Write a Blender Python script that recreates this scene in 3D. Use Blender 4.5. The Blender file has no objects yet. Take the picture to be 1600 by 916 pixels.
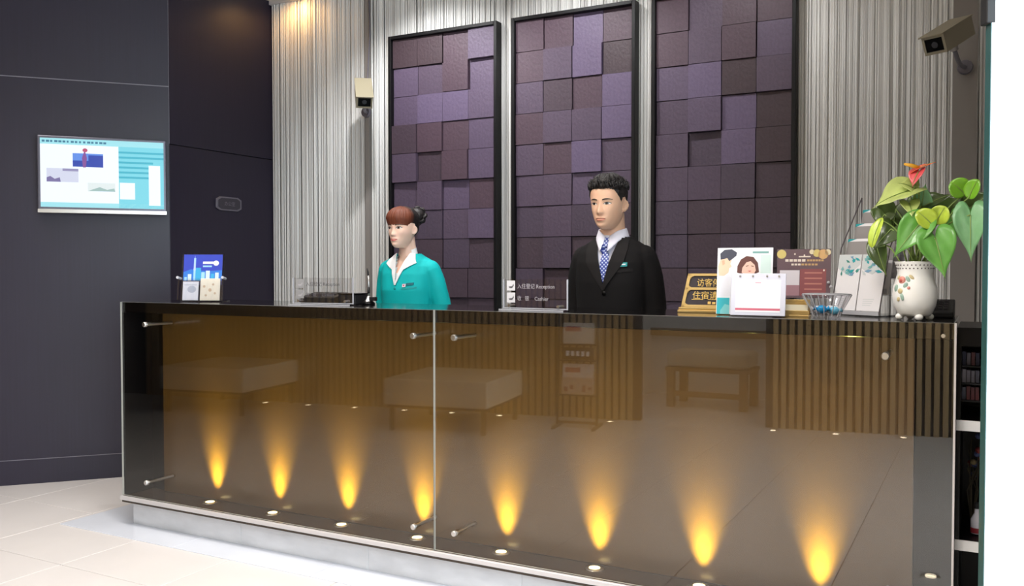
import bpy, bmesh, math, random
import numpy as np
from mathutils import Vector, Matrix, noise
from mathutils.bvhtree import BVHTree

random.seed(7)
R = math.radians
SC = bpy.context.scene
COL = SC.collection

# ------------------------------------------------------------------ camera
cam_d = bpy.data.cameras.new('camera')
cam_d.sensor_width = 36.0
cam_d.lens = 1390.0 / 1600.0 * 36.0
cam_d.clip_start = 0.05
cam = bpy.data.objects.new('camera', cam_d)
COL.objects.link(cam)
cam.location = (0, 0, 1.287)
cam.rotation_euler = (R(90) - math.atan(37.0 / 1390.0), 0, R(28.2))
SC.camera = cam

# ------------------------------------------------------------------ light
SC.view_settings.view_transform = 'Standard'
SC.view_settings.look = 'None'
SC.view_settings.gamma = 1.0
SC.view_settings.use_curve_mapping = False
SC.view_settings.exposure = 0.0
SC.cycles.transparent_max_bounces = 24
SC.cycles.use_denoising = True
SC.cycles.sample_clamp_indirect = 6.0

world = bpy.data.worlds.new('daylight')
SC.world = world
world.use_nodes = True
bg = world.node_tree.nodes['Background']
bg.inputs['Color'].default_value = (0.80, 0.89, 1.0, 1)
bg.inputs['Strength'].default_value = 2.6


def area_light(name, loc, rot, sx, sy, power, color):
    l = bpy.data.lights.new(name, 'AREA')
    l.shape = 'RECTANGLE'
    l.size, l.size_y = sx, sy
    l.energy = power
    l.color = color
    o = bpy.data.objects.new(name, l)
    o.location = loc
    o.rotation_euler = rot
    COL.objects.link(o)
    return o


# daylight entering through the glazed entrance on the right
area_light('entrance_daylight', (2.35, -0.3, 1.65), (0, R(90), 0), 2.9, 4.6, 310, (0.74, 0.86, 1.0))
LAMP_POWER = 20
CURTAIN_WASH = 54
UPLIGHT_POWER = 1.7

# ------------------------------------------------------------------ materials


def srgb(r, g, b):
    def c(v):
        v /= 255.0
        return v / 12.92 if v <= 0.04045 else ((v + 0.055) / 1.055) ** 2.4
    return (c(r), c(g), c(b), 1.0)


MATS = {}


def mat(name, color=(0.8, 0.8, 0.8, 1), rough=0.5, metal=0.0, coat=0.0, spec=0.5, emit=None, estr=0.0,
        noise_scale=None, noise_amt=0.15, stretch=(1, 1, 1), bump=0.0, rough_var=0.0):
    if name in MATS:
        return MATS[name]
    m = bpy.data.materials.new(name)
    m.use_nodes = True
    nt = m.node_tree
    b = nt.nodes['Principled BSDF']
    b.inputs['Base Color'].default_value = color
    b.inputs['Roughness'].default_value = rough
    b.inputs['Metallic'].default_value = metal
    b.inputs['Coat Weight'].default_value = coat
    b.inputs['Coat Roughness'].default_value = 0.05
    b.inputs['Specular IOR Level'].default_value = spec
    if emit:
        b.inputs['Emission Color'].default_value = emit
        b.inputs['Emission Strength'].default_value = estr
    if noise_scale:
        tc = nt.nodes.new('ShaderNodeTexCoord')
        mp = nt.nodes.new('ShaderNodeMapping')
        mp.inputs['Scale'].default_value = stretch
        nz = nt.nodes.new('ShaderNodeTexNoise')
        nz.inputs['Scale'].default_value = noise_scale
        nz.inputs['Detail'].default_value = 5
        nt.links.new(tc.outputs['Object'], mp.inputs['Vector'])
        nt.links.new(mp.outputs['Vector'], nz.inputs['Vector'])
        rp = nt.nodes.new('ShaderNodeMapRange')
        rp.inputs['From Min'].default_value = 0.3
        rp.inputs['From Max'].default_value = 0.7
        rp.inputs['To Min'].default_value = 1 - noise_amt
        rp.inputs['To Max'].default_value = 1 + noise_amt
        nt.links.new(nz.outputs['Fac'], rp.inputs['Value'])
        mx = nt.nodes.new('ShaderNodeVectorMath')
        mx.operation = 'SCALE'
        mx.inputs[0].default_value = color[:3]
        nt.links.new(rp.outputs['Result'], mx.inputs['Scale'])
        nt.links.new(mx.outputs['Vector'], b.inputs['Base Color'])
        if bump:
            bp = nt.nodes.new('ShaderNodeBump')
            bp.inputs['Strength'].default_value = bump
            bp.inputs['Distance'].default_value = 0.01
            nt.links.new(nz.outputs['Fac'], bp.inputs['Height'])
            nt.links.new(bp.outputs['Normal'], b.inputs['Normal'])
        if rough_var:
            r2 = nt.nodes.new('ShaderNodeMapRange')
            r2.inputs['To Min'].default_value = rough - rough_var
            r2.inputs['To Max'].default_value = rough + rough_var
            nt.links.new(nz.outputs['Fac'], r2.inputs['Value'])
            nt.links.new(r2.outputs['Result'], b.inputs['Roughness'])
    MATS[name] = m
    return m


def clear_mat(name, tint=(1, 1, 1, 1), r0=0.045):
    """clear sheet: straight transmission plus a Fresnel mirror reflection"""
    m = bpy.data.materials.new(name)
    m.use_nodes = True
    nt = m.node_tree
    nt.nodes.remove(nt.nodes['Principled BSDF'])
    out = nt.nodes['Material Output']
    lw = nt.nodes.new('ShaderNodeLayerWeight')
    lw.inputs['Blend'].default_value = 0.5
    pw = nt.nodes.new('ShaderNodeMath')
    pw.operation = 'POWER'
    pw.inputs[1].default_value = 5
    nt.links.new(lw.outputs['Facing'], pw.inputs[0])
    ma = nt.nodes.new('ShaderNodeMath')
    ma.operation = 'MULTIPLY_ADD'
    ma.inputs[1].default_value = 1 - r0
    ma.inputs[2].default_value = r0
    nt.links.new(pw.outputs[0], ma.inputs[0])
    tr = nt.nodes.new('ShaderNodeBsdfTransparent')
    tr.inputs['Color'].default_value = tint
    gl = nt.nodes.new('ShaderNodeBsdfGlossy')
    gl.inputs['Roughness'].default_value = 0.0
    mx = nt.nodes.new('ShaderNodeMixShader')
    nt.links.new(ma.outputs[0], mx.inputs['Fac'])
    nt.links.new(tr.outputs[0], mx.inputs[1])
    nt.links.new(gl.outputs[0], mx.inputs[2])
    nt.links.new(mx.outputs[0], out.inputs['Surface'])
    MATS[name] = m
    return m


M_glass = clear_mat('counter_glass', (0.97, 0.96, 0.94, 1), 0.05)
M_acrylic = clear_mat('clear_acrylic', (0.93, 0.93, 0.94, 1), 0.045)
M_window = clear_mat('window_glass', (0.97, 0.99, 0.98, 1), 0.04)
M_acedge = mat('acrylic_edge', srgb(190, 190, 196), 0.2)
M_glassedge = mat('glass_edge', srgb(176, 176, 170), 0.3)
M_tile = mat('floor_tile_stone', srgb(222, 217, 215), 0.2, noise_scale=3.0, noise_amt=0.025)
M_grout = mat('floor_grout', srgb(112, 106, 104), 0.8)
M_slab = mat('floor_border_stone', srgb(212, 216, 226), 0.16, noise_scale=4.0, noise_amt=0.04)
M_plinth = mat('plinth_marble', srgb(205, 204, 206), 0.12, coat=0.4, noise_scale=5.0, noise_amt=0.12, stretch=(1, 1, 2.5))
M_wood = mat('dark_veneer', srgb(36, 31, 47), 0.40, spec=0.42, noise_scale=6.0, noise_amt=0.10, stretch=(14, 14, 0.35), rough_var=0.05)
M_jointpale = mat('joint_edge_light', srgb(130, 126, 136), 0.4)  # pale tone stands in for panel edges catching light
M_jointdark = mat('joint_dark', srgb(18, 17, 20), 0.6)
M_ceiling = mat('ceiling_paint', srgb(225, 215, 200), 0.9)
M_backwall = mat('back_wall_paint', srgb(196, 194, 191), 0.85, noise_scale=2.0, noise_amt=0.04)
M_white = mat('white_paint', srgb(240, 240, 240), 0.6)
M_black = mat('black_lacquer', srgb(10, 9, 10), 0.3, spec=0.15)
M_blackm = mat('black_matte', srgb(16, 15, 17), 0.6)
M_granite = mat('black_granite', srgb(15, 13, 14), 0.10, spec=0.55, noise_scale=120.0, noise_amt=0.5)
M_ledge = mat('ledge_dark_stone', srgb(58, 46, 36), 0.18, noise_scale=30.0, noise_amt=0.1)
M_steel = mat('brushed_steel', srgb(205, 203, 200), 0.28, metal=1.0)
M_steeldull = mat('dull_steel', srgb(178, 172, 168), 0.5, metal=0.6)
M_trim = mat('pale_metal_trim', srgb(205, 200, 200), 0.35, metal=0.3)
M_fascia = mat('amber_fascia', srgb(82, 58, 20), 0.30, coat=0.35)
M_lens = mat('lamp_lens_warm', (1, 0.9, 0.6, 1), 0.3, emit=(1.0, 0.80, 0.36, 1), estr=6.0)
M_lensw = mat('lamp_lens_white', (1, 0.95, 0.85, 1), 0.3, emit=(1.0, 0.86, 0.62, 1), estr=14.0)
M_slat = mat('slat_oak', srgb(176, 146, 102), 0.5, noise_scale=5.0, noise_amt=0.12, stretch=(10, 10, 0.5))
M_slatback = mat('slat_backing', srgb(60, 48, 38), 0.7)
M_leather = mat('cream_leather', srgb(206, 194, 176), 0.45, noise_scale=60.0, noise_amt=0.03, bump=0.1)
M_string = None
M_gold = mat('polished_gold', srgb(206, 176, 116), 0.3, metal=0.8)
M_goldp = mat('gold_print', srgb(225, 190, 110), 0.4, metal=0.4)
M_cctv = mat('camera_housing', srgb(150, 142, 120), 0.5)
M_cctv2 = mat('camera_housing_dusty', srgb(150, 142, 122), 0.5)
M_paper = mat('white_paper', srgb(238, 238, 242), 0.6)


def string_material():
    m = bpy.data.materials.new('curtain_string')
    m.use_nodes = True
    nt = m.node_tree
    b = nt.nodes['Principled BSDF']
    b.inputs['Roughness'].default_value = 0.6
    tc = nt.nodes.new('ShaderNodeTexCoord')
    facs = []
    for sc_, st in ((1.0, (38, 1, 0.10)), (1.0, (140, 1, 0.25))):
        mp = nt.nodes.new('ShaderNodeMapping')
        mp.inputs['Scale'].default_value = st
        nz = nt.nodes.new('ShaderNodeTexNoise')
        nz.inputs['Scale'].default_value = sc_
        nz.inputs['Detail'].default_value = 3
        nt.links.new(tc.outputs['Object'], mp.inputs['Vector'])
        nt.links.new(mp.outputs['Vector'], nz.inputs['Vector'])
        facs.append(nz)
    ad = nt.nodes.new('ShaderNodeMath')
    ad.operation = 'ADD'
    nt.links.new(facs[0].outputs['Fac'], ad.inputs[0])
    nt.links.new(facs[1].outputs['Fac'], ad.inputs[1])
    cr = nt.nodes.new('ShaderNodeValToRGB')
    e = cr.color_ramp.elements
    e[0].position, e[0].color = 0.30, srgb(186, 184, 182)
    e[1].position, e[1].color = 0.62, srgb(244, 244, 242)
    hf = nt.nodes.new('ShaderNodeMath')
    hf.operation = 'MULTIPLY'
    hf.inputs[1].default_value = 0.5
    nt.links.new(ad.outputs[0], hf.inputs[0])
    nt.links.new(hf.outputs[0], cr.inputs['Fac'])
    nt.links.new(cr.outputs['Color'], b.inputs['Base Color'])
    return m


M_string = string_material()

# ------------------------------------------------------------------ mesh helpers


class MB:
    """collects faces (with material slots) and links them as ONE mesh object"""

    def __init__(self):
        self.v, self.f, self.mi, self.mats = [], [], [], []

    def slot(self, m):
        if m not in self.mats:
            self.mats.append(m)
        return self.mats.index(m)

    def add(self, verts, faces, m, M=None):
        o = len(self.v)
        s = self.slot(m)
        for p in verts:
            p = Vector(p)
            self.v.append(tuple(M @ p) if M is not None else tuple(p))
        for f in faces:
            self.f.append(tuple(o + i for i in f))
            self.mi.append(s)
        return self

    def box(self, x0, x1, y0, y1, z0, z1, m, M=None):
        vs = [(x0, y0, z0), (x1, y0, z0), (x1, y1, z0), (x0, y1, z0), (x0, y0, z1), (x1, y0, z1), (x1, y1, z1), (x0, y1, z1)]
        fs = [(0, 3, 2, 1), (4, 5, 6, 7), (0, 1, 5, 4), (1, 2, 6, 5), (2, 3, 7, 6), (3, 0, 4, 7)]
        return self.add(vs, fs, m, M)

    def tube(self, pts, rads, m, n=12, M=None, caps=True, flat=1.0):
        pts = [Vector(p) for p in pts]
        vs, fs = [], []
        prev = None
        for i, p in enumerate(pts):
            t = (pts[min(i + 1, len(pts) - 1)] - pts[max(i - 1, 0)]).normalized()
            if prev is None:
                a = t.orthogonal().normalized()
            else:
                a = (prev - t * prev.dot(t)).normalized()
            prev = a
            b = t.cross(a)
            for k in range(n):
                an = 2 * math.pi * k / n
                vs.append(p + (a * math.cos(an) + b * math.sin(an) * flat) * rads[i])
        for i in range(len(pts) - 1):
            for k in range(n):
                fs.append((i * n + k, i * n + (k + 1) % n, (i + 1) * n + (k + 1) % n, (i + 1) * n + k))
        if caps:
            fs.append(tuple(reversed(range(n))))
            fs.append(tuple((len(pts) - 1) * n + k for k in range(n)))
        return self.add(vs, fs, m, M)

    def ball(self, c, r, m, M=None, nu=14, nv=10):
        c = Vector(c)
        if not hasattr(r, '__len__'):
            r = (r, r, r)
        vs = [c + Vector((0, 0, -r[2]))]
        for j in range(1, nv):
            th = math.pi * j / nv
            for k in range(nu):
                ph = 2 * math.pi * k / nu
                vs.append(c + Vector((r[0] * math.sin(th) * math.cos(ph), r[1] * math.sin(th) * math.sin(ph), -r[2] * math.cos(th))))
        vs.append(c + Vector((0, 0, r[2])))
        fs = []
        for k in range(nu):
            fs.append((0, 1 + (k + 1) % nu, 1 + k))
            fs.append((len(vs) - 1, len(vs) - 1 - nu + k, len(vs) - 1 - nu + (k + 1) % nu))
        for j in range(nv - 2):
            for k in range(nu):
                a = 1 + j * nu
                fs.append((a + k, a + (k + 1) % nu, a + nu + (k + 1) % nu, a + nu + k))
        return self.add(vs, fs, m, M)

    def lathe(self, prof, m, c=(0, 0, 0), n=40, M=None, close=False, mod=None):
        c = Vector(c)
        vs, fs = [], []
        for i, (r, z) in enumerate(prof):
            for k in range(n):
                an = 2 * math.pi * k / n
                rr = r * (mod(an, z) if mod else 1)
                vs.append(c + Vector((rr * math.cos(an), rr * math.sin(an), z)))
        for i in range(len(prof) - 1):
            for k in range(n):
                fs.append((i * n + k, i * n + (k + 1) % n, (i + 1) * n + (k + 1) % n, (i + 1) * n + k))
        if close:
            fs.append(tuple(reversed(range(n))))
            fs.append(tuple((len(prof) - 1) * n + k for k in range(n)))
        return self.add(vs, fs, m, M)

    def poly(self, pts, y, m, M=None, th=0.0):
        """flat polygon in the local xz plane at depth y, facing -y; th > 0 gives it thickness"""
        n = len(pts)
        if th <= 0:
            return self.add([(p[0], y, p[1]) for p in pts], [tuple(range(n))], m, M)
        vs = [(p[0], y, p[1]) for p in pts] + [(p[0], y + th, p[1]) for p in pts]
        fs = [tuple(range(n)), tuple(reversed(range(n, 2 * n)))]
        fs += [(i, i + n, (i + 1) % n + n, (i + 1) % n) for i in range(n)]
        return self.add(vs, fs, m, M)

    def rect(self, x0, x1, z0, z1, y, m, M=None):
        return self.poly([(x0, z0), (x1, z0), (x1, z1), (x0, z1)], y, m, M)

    def disc(self, cx, cz, rx, rz, y, m, M=None, n=16):
        return self.poly([(cx + rx * math.cos(2 * math.pi * k / n), cz + rz * math.sin(2 * math.pi * k / n)) for k in range(n)], y, m, M)

    def mesh(self, name):
        me = bpy.data.meshes.new(name)
        me.from_pydata(self.v, [], self.f)
        for m in self.mats:
            me.materials.append(m)
        me.polygons.foreach_set('material_index', self.mi)
        me.update()
        return me

    def build(self, name, parent=None, loc=(0, 0, 0), rot=(0, 0, 0), smooth=False, bevel=0.0, auto=None, seg=2):
        me = self.mesh(name)
        if smooth:
            me.shade_smooth()
        if auto is not None:
            me.shade_smooth()
            me.set_sharp_from_angle(angle=R(auto))
        o = bpy.data.objects.new(name, me)
        COL.objects.link(o)
        o.location = loc
        o.rotation_euler = rot
        if parent is not None:
            o.parent = parent
        if bevel:
            b = o.modifiers.new('bevel', 'BEVEL')
            b.width = bevel
            b.segments = seg
            b.limit_method = 'ANGLE'
        return o


def copy_part(o, parent, loc=None, rot=None, scale=None, name=None):
    c = o.copy()
    COL.objects.link(c)
    c.parent = parent
    if loc is not None:
        c.location = loc
    if rot is not None:
        c.rotation_euler = rot
    if scale is not None:
        c.scale = scale
    return c


def tag(o, label, cat, group=None):
    o['label'] = label
    o['category'] = cat
    if group:
        o['group'] = group
    return o


def thing(name, label, cat, loc=(0, 0, 0), rot=(0, 0, 0), group=None):
    o = bpy.data.objects.new(name, None)
    o.empty_display_size = 0.05
    COL.objects.link(o)
    o.location = loc
    o.rotation_euler = rot
    return tag(o, label, cat, group)


def struct(o):
    o['kind'] = 'structure'
    return o


def text_into(mb, body, x, z, size, y, m, M=None, th=0.0, align='LEFT', squash=1.0):
    """adds the outlines of a line of lettering as flat polygons to a mesh"""
    c = bpy.data.curves.new('lettering', 'FONT')
    c.body = body
    c.size = size
    c.align_x = align
    c.resolution_u = 2
    if th:
        c.extrude = th
    o = bpy.data.objects.new('lettering', c)
    COL.objects.link(o)
    dg = bpy.context.evaluated_depsgraph_get()
    me = bpy.data.meshes.new_from_object(o.evaluated_get(dg))
    vs = [(x + v.co.x * squash, y - v.co.z, z + v.co.y) for v in me.vertices]
    fs = [tuple(p.vertices) for p in me.polygons]
    mb.add(vs, fs, m, M)
    bpy.data.objects.remove(o)
    bpy.data.curves.remove(c)
    bpy.data.meshes.remove(me)


def bez(pts, n=14):
    """smooth path through points with radii (Catmull-Rom)"""
    P_ = [Vector(p[:3]) for p in pts]
    r_ = [p[3] for p in pts]
    out, rr = [], []
    for i in range(len(P_) - 1):
        p0, p1, p2, p3 = P_[max(i - 1, 0)], P_[i], P_[i + 1], P_[min(i + 2, len(P_) - 1)]
        for k in range(n):
            t = k / n
            out.append(0.5 * ((2 * p1) + (p2 - p0) * t + (2 * p0 - 5 * p1 + 4 * p2 - p3) * t * t + (3 * p1 - p0 - 3 * p2 + p3) * t ** 3))
            rr.append(r_[i] + (r_[i + 1] - r_[i]) * t)
    out.append(P_[-1])
    rr.append(r_[-1])
    return out, rr


CEIL = 3.19
# ------------------------------------------------------------------ the setting: floor
fl = struct(MB().box(-8.6, 2.4, -3.2, 5.0, -0.12, -0.006, M_grout).build('floor'))
SLAB = (-4.118, -0.05, 2.85, 3.45)           # pale border slab round the counter


def tile_mesh(w, d):
    return MB().box(-w / 2, w / 2, -d / 2, d / 2, -0.006, 0, M_tile)


base_tile = None
P = 0.6
for i in range(-8, 10):
    x0 = -3.55 + P * i
    for j in range(-10, 5):
        y0 = 2.46 + P * j
        if y0 + P < -3.2 or x0 + P < -8.5 or y0 + P > 5.1 or x0 > 2.3:
            continue
        # keep to the room: nothing behind the diagonal veneer wall
        cx, cy = x0 + P / 2, y0 + P / 2
        if (cx + 4.523) * 0.7496 - (cy - 3.906) * 0.6619 < -0.45:
            continue
        if base_tile is None:
            base_tile = tile_mesh(P - 0.004, P - 0.004).build('tile', fl, (cx, cy, 0), bevel=0.0015, seg=1)
        else:
            copy_part(base_tile, fl, (cx, cy, 0))
ns = 5
for k in range(ns):
    a = SLAB[0] + (SLAB[1] - SLAB[0]) * k / ns
    b = SLAB[0] + (SLAB[1] - SLAB[0]) * (k + 1) / ns
    MB().box(a + 0.0012, b - 0.0012, SLAB[2], SLAB[3], 0.0, 0.004, M_slab).build('border_slab', fl, bevel=0.001, seg=1)

struct(MB().box(-8.6, 2.4, -3.2, 5.0, CEIL, CEIL + 0.1, M_ceiling).build('ceiling'))

# back wall behind the desk
struct(MB().box(-4.7, 2.4, 4.86, 5.0, 0, CEIL, M_backwall).build('wall_back'))

# diagonal veneer wall (left) and its short return
DIA0 = Vector((-4.523, 3.906, 0))
DT = Vector((-0.6619, -0.7496, 0))            # runs towards the camera side
RZ = math.atan2(DT.y, DT.x)
wl = bpy.data.objects.new('wall_left', MB().box(0, 5.6, -0.14, -0.02, 0, CEIL, M_jointpale).mesh('wall_left'))
COL.objects.link(wl)
wl.location = DIA0
wl.rotation_euler = (0, 0, RZ)                # local +x along the wall, local +y is into the room
struct(wl)
# local y: rotate so that the room is on local +y
nrm = Matrix.Rotation(RZ, 3, 'Z') @ Vector((0, 1, 0))
SGN = 1 if nrm.dot(Vector((0.7496, -0.6619, 0))) > 0 else -1
w = 1.4
for k in range(4):
    for (z0, z1) in ((0.0, 0.146), (0.150, 2.424), (2.430, CEIL)):
        ya, yb = (-0.02, 0.0) if SGN > 0 else (0.0, 0.02)
        MB().box(k * w + 0.0015, (k + 1) * w - 0.0015, ya, yb, z0, z1, M_wood).build('panel', wl, bevel=0.0012, seg=1)
if SGN < 0:
    for v in wl.data.vertices:
        v.co.y += 0.16
for (x0, x1, z0, z1) in ((0.0, 5.6, 2.4245, 2.4295), (0.0, 5.6, 0.1465, 0.1495), (-0.0005, 0.0015, 2.07, CEIL)):
    MB().box(x0, x1, -0.012, -0.0005, z0, z1, M_jointpale).build('lit_joint_strip', wl)  # pale strips drawn where panel edges and the corner catch light
ws = struct(MB().box(-4.66, -4.545, 3.92, 4.86, 0, CEIL, M_jointdark).build('wall_side'))
for (z0, z1) in ((0.0, 2.066), (2.072, CEIL)):
    MB().box(-4.545, -4.525, 3.908, 4.86, z0, z1, M_wood).build('panel', ws, bevel=0.0012, seg=1)

# slatted wall opposite the desk, seen mirrored in the counter glass
SL_A, SL_B = -1.575, -0.1724


def slat_y(x):
    return SL_A + SL_B * x


SLR = math.atan(SL_B)
GAP = (-2.59, -1.585)
wf = bpy.data.objects.new('wall_front', None)
COL.objects.link(wf)
struct(wf)
for (xa, xb) in ((-8.2, GAP[0]), (GAP[1], 1.6)):
    L = (xb - xa) / math.cos(SLR)
    MB().box(0, L, -0.12, -0.03, 0, CEIL, M_slatback).build('backing', wf, (xa, slat_y(xa), 0), (0, 0, SLR))
base_slat = MB().box(-0.019, 0.019, -0.03, 0.0, 0.0, CEIL, M_slat)
proto = None
n_sl = int((1.6 + 8.2) / 0.0615)
for k in range(n_sl):
    x = -8.15 + k * 0.0615
    if GAP[0] - 0.03 < x < GAP[1] + 0.03 or x < -7.6 or x > 1.3:
        continue
    if proto is None:
        proto = base_slat.build('slat', wf, (x, slat_y(x), 0), (0, 0, SLR))
    else:
        copy_part(proto, wf, (x, slat_y(x), 0))
# recess behind the opening
MB().box(-3.2, -1.0, -2.97, -2.87, 0, CEIL, M_white).build('recess_wall', wf)
MB().box(-3.2, -3.1, -2.87, -1.16, 0, CEIL, M_white).build('recess_side', wf)
MB().box(-1.1, -1.0, -2.87, -1.45, 0, CEIL, M_white).build('recess_side', wf)
MB().box(-3.1, -1.1, -2.87, -2.84, 0.60, 0.68, M_slat).build('recess_rail', wf)

# glazed entrance on the right, outside the frame, and the solid wall beyond it
wn = bpy.data.objects.new('window_1', None)
COL.objects.link(wn)
struct(wn)
WY = (-3.0, -1.2, 0.6, 2.4)
for y in WY:
    MB().box(2.2, 2.26, y - 0.03, y + 0.03, 0, CEIL, M_blackm).build('mullion', wn)
MB().box(2.2, 2.26, WY[0], WY[-1], 0, 0.08, M_blackm).build('sill', wn)
MB().box(2.2, 2.26, WY[0], WY[-1], CEIL - 0.08, CEIL, M_blackm).build('head', wn)
for y in WY[:-1]:
    MB().box(2.225, 2.235, y + 0.03, y + 1.77, 0.08, CEIL - 0.08, M_window).build('pane', wn)
struct(MB().box(2.2, 2.3, 2.44, 4.86, 0, CEIL, M_backwall).build('wall_right'))

# ------------------------------------------------------------------ ceiling lamps


def spot(name, loc, rot, power, color, size, blend=0.6, radius=0.03, parent=None):
    l = bpy.data.lights.new(name, 'SPOT')
    l.energy = power
    l.color = color
    l.spot_size = size
    l.spot_blend = blend
    l.shadow_soft_size = radius
    o = bpy.data.objects.new(name, l)
    o.location = loc
    o.rotation_euler = rot
    COL.objects.link(o)
    if parent is not None:
        o.parent = parent
    return o


M_lampframe = mat('lamp_frame_grey', srgb(150, 150, 150), 0.4, metal=0.4)
PLACES = ['over the right ottoman', 'over the brochure rack', 'beside the glazed entrance',
          'beside the left end of the desk', 'in front of the left half of the desk', 'in front of the right half of the desk', 'behind the white partition', 'in the recess to brighten it']
SPOTS = [(-3.9, 0.0, 0.3), (-2.3, 0.0, 0.7), (-0.55, 1.2, 1.7), (-4.35, 2.6, 0.45), (-3.1, 2.35, 1.1), (-1.8, 2.25, 1.5), (0.9, 1.2, 1.0), (-2.1, -2.1, 0.9)]
for (x, y, k_), pl in zip(SPOTS, PLACES):  # unseen panels added to brighten the floor, people, desk and recess
    t = thing('unseen_ceiling_light', 'added unseen ceiling light panel ' + pl, 'ceiling light', (x, y, CEIL), group='added ceiling light panels')
    MB().box(-0.33, 0.33, -0.33, 0.33, -0.02, 0, M_lampframe).build('frame', t)
    l = area_light('lamp', (0, 0, -0.03), (0, 0, 0), 0.6, 0.6, LAMP_POWER * k_, (1.0, 0.94, 0.88))
    l.parent = t
    l.data.spread = R(95) if pl.startswith('beside the left end') else R(135)


def downlight(x, y, label, power, size=R(75), tilt=(0, 0, 0), color=(1.0, 0.62, 0.26)):
    t = thing('recessed_downlight', label, 'ceiling light', (x, y, CEIL), group='downlights along the string curtain')
    MB().lathe([(0.030, -0.004), (0.050, -0.012), (0.058, -0.008), (0.058, 0.0)], M_lampframe, n=24).build('ring', t, smooth=True)
    MB().lathe([(0.0005, -0.005), (0.031, -0.005)], M_lensw, n=20).build('lens', t)
    s = spot('lamp', (0, 0, -0.03), tilt, power, color, size, 0.7, 0.03, t)
    return t


downlight(-4.23, 4.68, 'small recessed ceiling spotlight in the corner above the string curtain', 6, R(172), (R(10), 0, 0), (1.0, 0.52, 0.16))
for i, x in enumerate((-3.05, -2.15, -1.25, -0.35)):  # unseen wash lights added to brighten the curtain, strongest at the left
    nm = ('left art panel', 'middle art panel', 'right art panel', 'right end of the curtain')[i]
    downlight(x, 4.02, 'unseen curtain-wash spotlight added above the ' + nm, CURTAIN_WASH * (1.5, 1.05, 0.5, 0.05)[i], R(110), (R(24), 0, 0), (1.0, 1.0, 1.0))

# floor uplights along the slatted wall
UPX = [-6.12, -5.66, -5.174, -4.678, -4.22, -3.77, -2.80, -1.50, -1.038, -0.558]
up0 = None
for i, x in enumerate(UPX):
    y = slat_y(x) + 0.12
    where = ['leftmost of the row as mirrored', 'second from the left', 'third from the left', 'fourth from the left', 'fifth from the left',
             'sixth from the left', 'just left of the brochure rack', 'just right of the recess', 'second right of the recess', 'rightmost of the row'][i]
    t = thing('floor_uplight', 'round uplight at the foot of the slatted wall, ' + where, 'floor light', (x, y, 0.0), group='uplights along the slatted wall')
    MB().lathe([(0.022, 0.004), (0.036, 0.007), (0.044, 0.0)], M_steel, n=20).build('ring', t, smooth=True)
    MB().lathe([(0.0005, 0.005), (0.023, 0.005)], M_lensw, n=16).build('lens', t)
    spot('lamp', (0, 0, 0.02), (R(180 - 12), 0, SLR), 2.0, (1.0, 0.80, 0.40), R(70), 0.8, 0.02, t)
t = thing('floor_uplight', 'small round floor uplight in the open floor near the white partition', 'floor light', (-0.2, 1.92, 0.0), group='lone uplight in the floor')
MB().lathe([(0.022, 0.004), (0.036, 0.007), (0.044, 0.0)], M_steel, n=20).build('ring', t, smooth=True)
MB().lathe([(0.0005, 0.005), (0.023, 0.005)], M_lensw, n=16).build('lens', t)

# ------------------------------------------------------------------ string curtain
cur = MB()
x = -4.515
rs = random.Random(3)
sv, sf = [], []


def string(x, y, w, z0, z1, ph):
    o = len(sv)
    nz = 3
    for k in range(nz):
        t_ = k / (nz - 1)
        z = z1 + (z0 - z1) * t_
        dx = ph * 0.012 * t_
        sv.extend([(x + dx - w, y, z), (x + dx, y - w * 0.4, z), (x + dx + w, y, z)])
    for k in range(nz - 1):
        a = o + 3 * k
        sf.extend([(a, a + 1, a + 4, a + 3), (a + 1, a + 2, a + 5, a + 4)])


while x < 1.9:
    gap = 0.0040 + 0.003 * rs.random() ** 2
    if noise.noise(Vector((x * 22, 0.3, 0))) < -0.36:
        gap += 0.003 * rs.random()
    x += gap
    if -0.168 < x < -0.058 or -3.676 < x < -3.640:
        continue
    string(x, 4.80 + 0.02 * rs.random(), 0.0026 + 0.0034 * rs.random(), 0.02, CEIL - 0.03, rs.uniform(-1, 1))
cur.add(sv, sf, M_string)
co = cur.build('string_curtain')
co['kind'] = 'stuff'
tag(co, 'pale grey curtain of hanging strings covering the wall behind the desk', 'curtain')
struct(MB().box(-4.52, 2.2, 4.785, 4.845, CEIL - 0.03, CEIL, M_trim).build('trim_1'))

M_pil = mat('pilaster_grey', srgb(138, 132, 128), 0.8)
struct(MB().box(-0.166, -0.060, 4.782, 4.86, 0, CEIL - 0.03, M_pil).build('trim_2'))
struct(MB().box(-3.675, -3.641, 4.782, 4.86, 0, CEIL - 0.03, M_pil).build('trim_3'))

# ------------------------------------------------------------------ relief art panels
SH = [(78, 60, 72), (88, 74, 96), (69, 55, 66), (97, 83, 110), (62, 47, 54), (82, 68, 86), (74, 62, 78)]
M_art = [mat('relief_purple_%s' % nm, srgb(*c), 0.55, noise_scale=14.0, noise_amt=0.10, bump=0.25, stretch=(1, 1, 0.6))
         for nm, c in zip(('mauve', 'lilac', 'plum', 'lavender', 'brown', 'violet', 'dusk'), SH)]
M_frame = mat('art_frame_black', srgb(10, 9, 12), 0.5, spec=0.3)
ART = [(-3.445, -2.640, 'narrow black framed wall panel of purple relief blocks behind the woman, leftmost of three'),
       (-2.540, -1.755, 'tall black framed wall panel of purple relief blocks behind the man, middle of three'),
       (-1.660, -0.885, 'tall black framed wall panel of purple relief blocks right of the man, rightmost of three')]
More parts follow.
